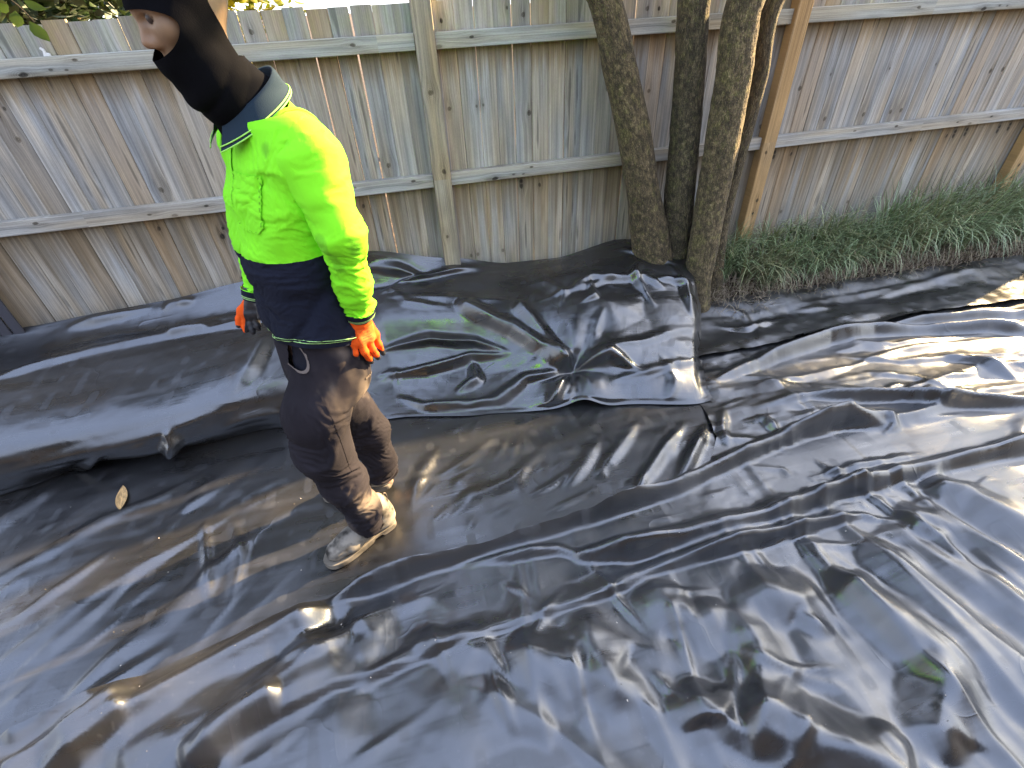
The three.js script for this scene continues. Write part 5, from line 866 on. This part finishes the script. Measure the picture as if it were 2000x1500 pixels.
  const left = hand(W1, [loc(689, 668, 0.185), loc(703, 664, 0.192), loc(718, 659, 0.190), loc(731, 653, 0.182)], [loc(693, 689, 0.190), loc(712, 687, 0.203), loc(727, 682, 0.200), loc(740, 673, 0.190)], [loc(699, 708, 0.168), loc(725, 706, 0.182), loc(738, 698, 0.178), loc(748, 690, 0.170)], [loc(684, 628, 0.175, 0.017), loc(673, 652, 0.155, 0.0145), loc(671, 670, 0.142, 0.012), loc(676, 690, 0.130, 0.0098)], [1, 0.08, -0.1], 'glove');
  hand(loc(501, 578, -0.25), [loc(473, 607, -0.27), loc(481, 611, -0.26), loc(491, 613, -0.25), loc(501, 612, -0.24)], [loc(467, 622, -0.272), loc(478, 630, -0.258), loc(490, 633, -0.247), loc(501, 629, -0.236)], [loc(466, 636, -0.262), loc(480, 645, -0.246), loc(494, 649, -0.234), loc(505, 642, -0.226)], [loc(503, 584, -0.235, 0.016), loc(509, 597, -0.215, 0.014), loc(511, 608, -0.208, 0.012), loc(508, 620, -0.208, 0.0095)], [-1, 0.15, 0.75], 'glove', -0.012);
  // print on the back of the left glove: upside down as the hand hangs, too worn to read but for the two letters of the mark
  {
    const cv = document.createElement('canvas'); cv.width = 256; cv.height = 256; const q = cv.getContext('2d'); q.fillStyle = '#f1661b'; q.fillRect(0, 0, 256, 256); q.fillStyle = '#3a140a'; q.strokeStyle = '#3a140a'; q.textAlign = 'center';
    const r = rngOf(5); q.translate(128, 128); q.rotate(Math.PI + 0.12); q.lineWidth = 4;
    q.beginPath(); q.arc(-62, -62, 15, 0, 7); q.stroke(); q.beginPath(); q.arc(-40, -66, 12, 0, 7); q.stroke();
    for (let row = 0; row < 3; row++) for (let i = 0; i < 9; i++) { const x = -70 + i * 16 + (row ? 0 : 36), y = [-60, -24, 4][row]; if (x > 90) continue; q.lineWidth = row === 1 ? 5 : 3.5; q.beginPath(); q.moveTo(x, y + 8 * r()); q.lineTo(x + 5 + 4 * r(), y - 12 * r()); q.lineTo(x + 9, y + 9 * r()); q.stroke(); }
    q.font = 'bold 40px sans-serif'; q.fillText('CE', -14, 62); q.fillRect(24, 46, 16, 4); q.fillRect(24, 56, 12, 4);
    const [m, isBack, N, c, h] = left, o = loc(712, 650, 0.19), e1 = V(0, 0, -1), e2 = V(0, 1, 0);
    const uvOf = (x, y, z) => [((x - o[0]) * e1.x + (y - o[1]) * e1.y + (z - o[2]) * e1.z) / 0.062 + 0.5, (y - o[1]) / 0.062 + 0.5];
    const patch = pushOut(clipBy(clipBy(m, isBack), (x, y, z) => { const [u, v] = uvOf(x, y, z); return Math.min(u - 0.02, 0.98 - u, v - 0.02, 0.98 - v, (x - c[0]) * 60); }), 0.0006), uv = new Float32Array(patch.p.length / 3 * 2);
    for (let i = 0; i < uv.length / 2; i++) { const t = uvOf(patch.p[3 * i], patch.p[3 * i + 1], patch.p[3 * i + 2]); uv[2 * i] = t[0]; uv[2 * i + 1] = t[1]; }
    const ct = new THREE.CanvasTexture(cv); ct.colorSpace = THREE.SRGBColorSpace;
    mesh(geo(patch.p, patch.idx, uv), new THREE.MeshStandardMaterial({ map: ct, roughness: 0.85 }), 'print', h);
  }
}
// ---------------------------------------------------------------- small things
{   // dry leaf on the plastic
  const P = [], I = [], UV = [], n = 14, L = 0.165, Wd = 0.024;
  for (let j = 0; j <= n; j++) { const t = j / n, w = Wd * Math.pow(Math.sin(Math.PI * Math.pow(t, 0.95)), 0.85) + 0.0006; for (let k = -2; k <= 2; k++) { const s = k / 2; P.push(s * w, 0.004 + 0.006 * Math.abs(s) * Math.sin(Math.PI * t) + 0.006 * (t - 0.5) ** 2 * 4 + (k === 0 ? 0.0008 : 0), L * (t - 0.5)); UV.push(s * 0.5 + 0.5, t); } }
  for (let j = 0; j < n; j++) for (let k = 0; k < 4; k++) { const a = j * 5 + k; I.push(a, a + 5, a + 1, a + 1, a + 5, a + 6); }
  const t = tex(64, 128, (u, v) => { const s = Math.abs(u - 0.5) * 2, mid = s < 0.06 ? 0.14 : 0, vein = Math.abs(((v * 11 + s * 1.6) % 1) - 0.5) < 0.07 ? 0.08 : 0, k = 0.70 + 0.12 * noise(u * 9, v * 14, 3) + mid + vein; return [k, k * 0.80, k * 0.52]; });
  const m = mesh(geo(P, I, UV), new THREE.MeshStandardMaterial({ map: t, roughness: 0.7, side: THREE.DoubleSide }), 'dry_leaf', scene), q = onLevel(238, 972, 0.02), e = onLevel(235, 995, 0.02), b = onLevel(241, 950, 0.02);
  m.position.set(q.x, layBelow.f(q.x, q.z) + 0.004, q.z); m.rotation.y = Math.atan2(b.x - e.x, b.z - e.z); m.userData = { label: 'single dry tan leaf lying on the flat black plastic at left', category: 'leaf' };
}
{   // dark ribbed sheet standing in the left corner against the fence
  const g = new THREE.Group(), mat = new THREE.MeshStandardMaterial({ color: lin(0.045, 0.045, 0.055), roughness: 0.6 }); const a = onPlane(28, 640, -2.93);
  g.position.set(a.x, 0.2, -2.94); put(g, 'dark_panel', scene, 'dark grey ribbed panel standing against the fence in the far left corner', 'panel');
  for (let i = 0; i < 5; i++) { const b = bevelBox(0.052, 0.016, 1.1 - 0.36, 0.004, 1); b.rotateX(-Math.PI / 2); const m = mesh(b, mat, 'slat', g); m.position.set(0.0 - i * 0.062, 0.29, 0); }
  const r = bevelBox(0.03, 0.014, 0.34, 0.003, 1); r.rotateY(Math.PI / 2); const m = mesh(r, mat, 'rail', g); m.position.set(-0.125, 0.6, -0.016);
}
{   // unseen building behind the camera, placed to darken the near faces of the folds
  const h = new THREE.Group(); h.position.set(0, 0, 3.4); put(h, 'unseen_house', scene, 'unseen dark building behind the camera, placed to darken the folds of the plastic', 'unseen_house');
  mesh(new THREE.BoxGeometry(16, 2.7, 0.25).translate(0, 1.35, 0.125), new THREE.MeshStandardMaterial({ color: lin(0.03, 0.028, 0.027), roughness: 0.9 }), 'wall', h);
  const rf = mesh(new THREE.BoxGeometry(16.6, 0.12, 4.2).translate(0, 0, 2.1), new THREE.MeshStandardMaterial({ color: lin(0.04, 0.037, 0.036), roughness: 0.9 }), 'roof', h); rf.position.set(0, 2.55, -0.5); rf.rotation.x = -0.42;
  mesh(new THREE.BoxGeometry(16.6, 0.16, 0.03).translate(0, 2.62, -0.56), new THREE.MeshStandardMaterial({ color: lin(0.12, 0.12, 0.12), roughness: 0.7 }), 'gutter', h);
}

{   // twig of broad leaves hanging over the top of the fence, upper left corner
  const g = new THREE.Group(), o = onPlane(50, 20, -2.88); g.position.copy(o); put(g, 'leafy_twig', scene, 'twig of broad yellow-green leaves hanging over the fence top in the upper left corner', 'twig');
  const L = leafGeo(0.085, 0.022, 0.35), mats = [leafMat(0.36, 0.42, 0.02, 0.5), leafMat(0.14, 0.22, 0.03, 0.4)], r = rngOf(8);
  [[0, 0.05, 0, 0, 1.2], [-0.03, 0.0, 1, 2.6, 1], [0.0, -0.035, 1, 3.3, 1.1], [-0.05, 0.02, 1, 1.9, 0.9], [0.015, 0.03, 1, 4.0, 0.8], [-0.085, 0.03, 1, 2.4, 1.1]].forEach(([x, y, k, a, s]) => { const m = mesh(L, mats[k], 'leaf', g); m.position.set(x, y, 0.02 * r()); m.rotation.set(0.3 + 0.4 * r(), 0.5 * r(), a); m.scale.setScalar(s); });
  mesh(new THREE.TubeGeometry(new THREE.CatmullRomCurve3([V(-0.25, 0.25, -0.1), V(-0.1, 0.1, 0), V(-0.02, 0.02, 0), V(0.01, -0.04, 0)]), 20, 0.003, 6), barkMats[1], 'stem', g);
}
{   // grit and crumbs of soil on the plastic
  const r = rngOf(12), parts = [], base = new THREE.TetrahedronGeometry(1, 0);
  for (let i = 0; i < 420; i++) { const x = -2.4 + 5 * r(), z = -2.0 + 1.9 * r(), y = below(x, z), s = 0.0009 + 0.0026 * r() ** 4; if (y < 0.001) continue; const g = base.clone(); g.scale(s * 1.6, s, s); g.rotateY(6 * r()); g.translate(x, y + s * 0.4, z); const n = g.attributes.position.count, c = new Float32Array(3 * n), k = r() < 0.4 ? 0.5 : 0.12; for (let q = 0; q < n; q++) c.set([k, k * 0.9, k * 0.75], 3 * q); g.setAttribute('color', new THREE.BufferAttribute(c, 3)); parts.push(g); }
  const m = mesh(mergeGeometries(parts), new THREE.MeshStandardMaterial({ vertexColors: true, roughness: 1 }), 'grit', scene); m.userData = { kind: 'stuff', label: 'specks of grit and soil scattered over the black plastic', category: 'grit' };
}
renderer.render(scene, camera);
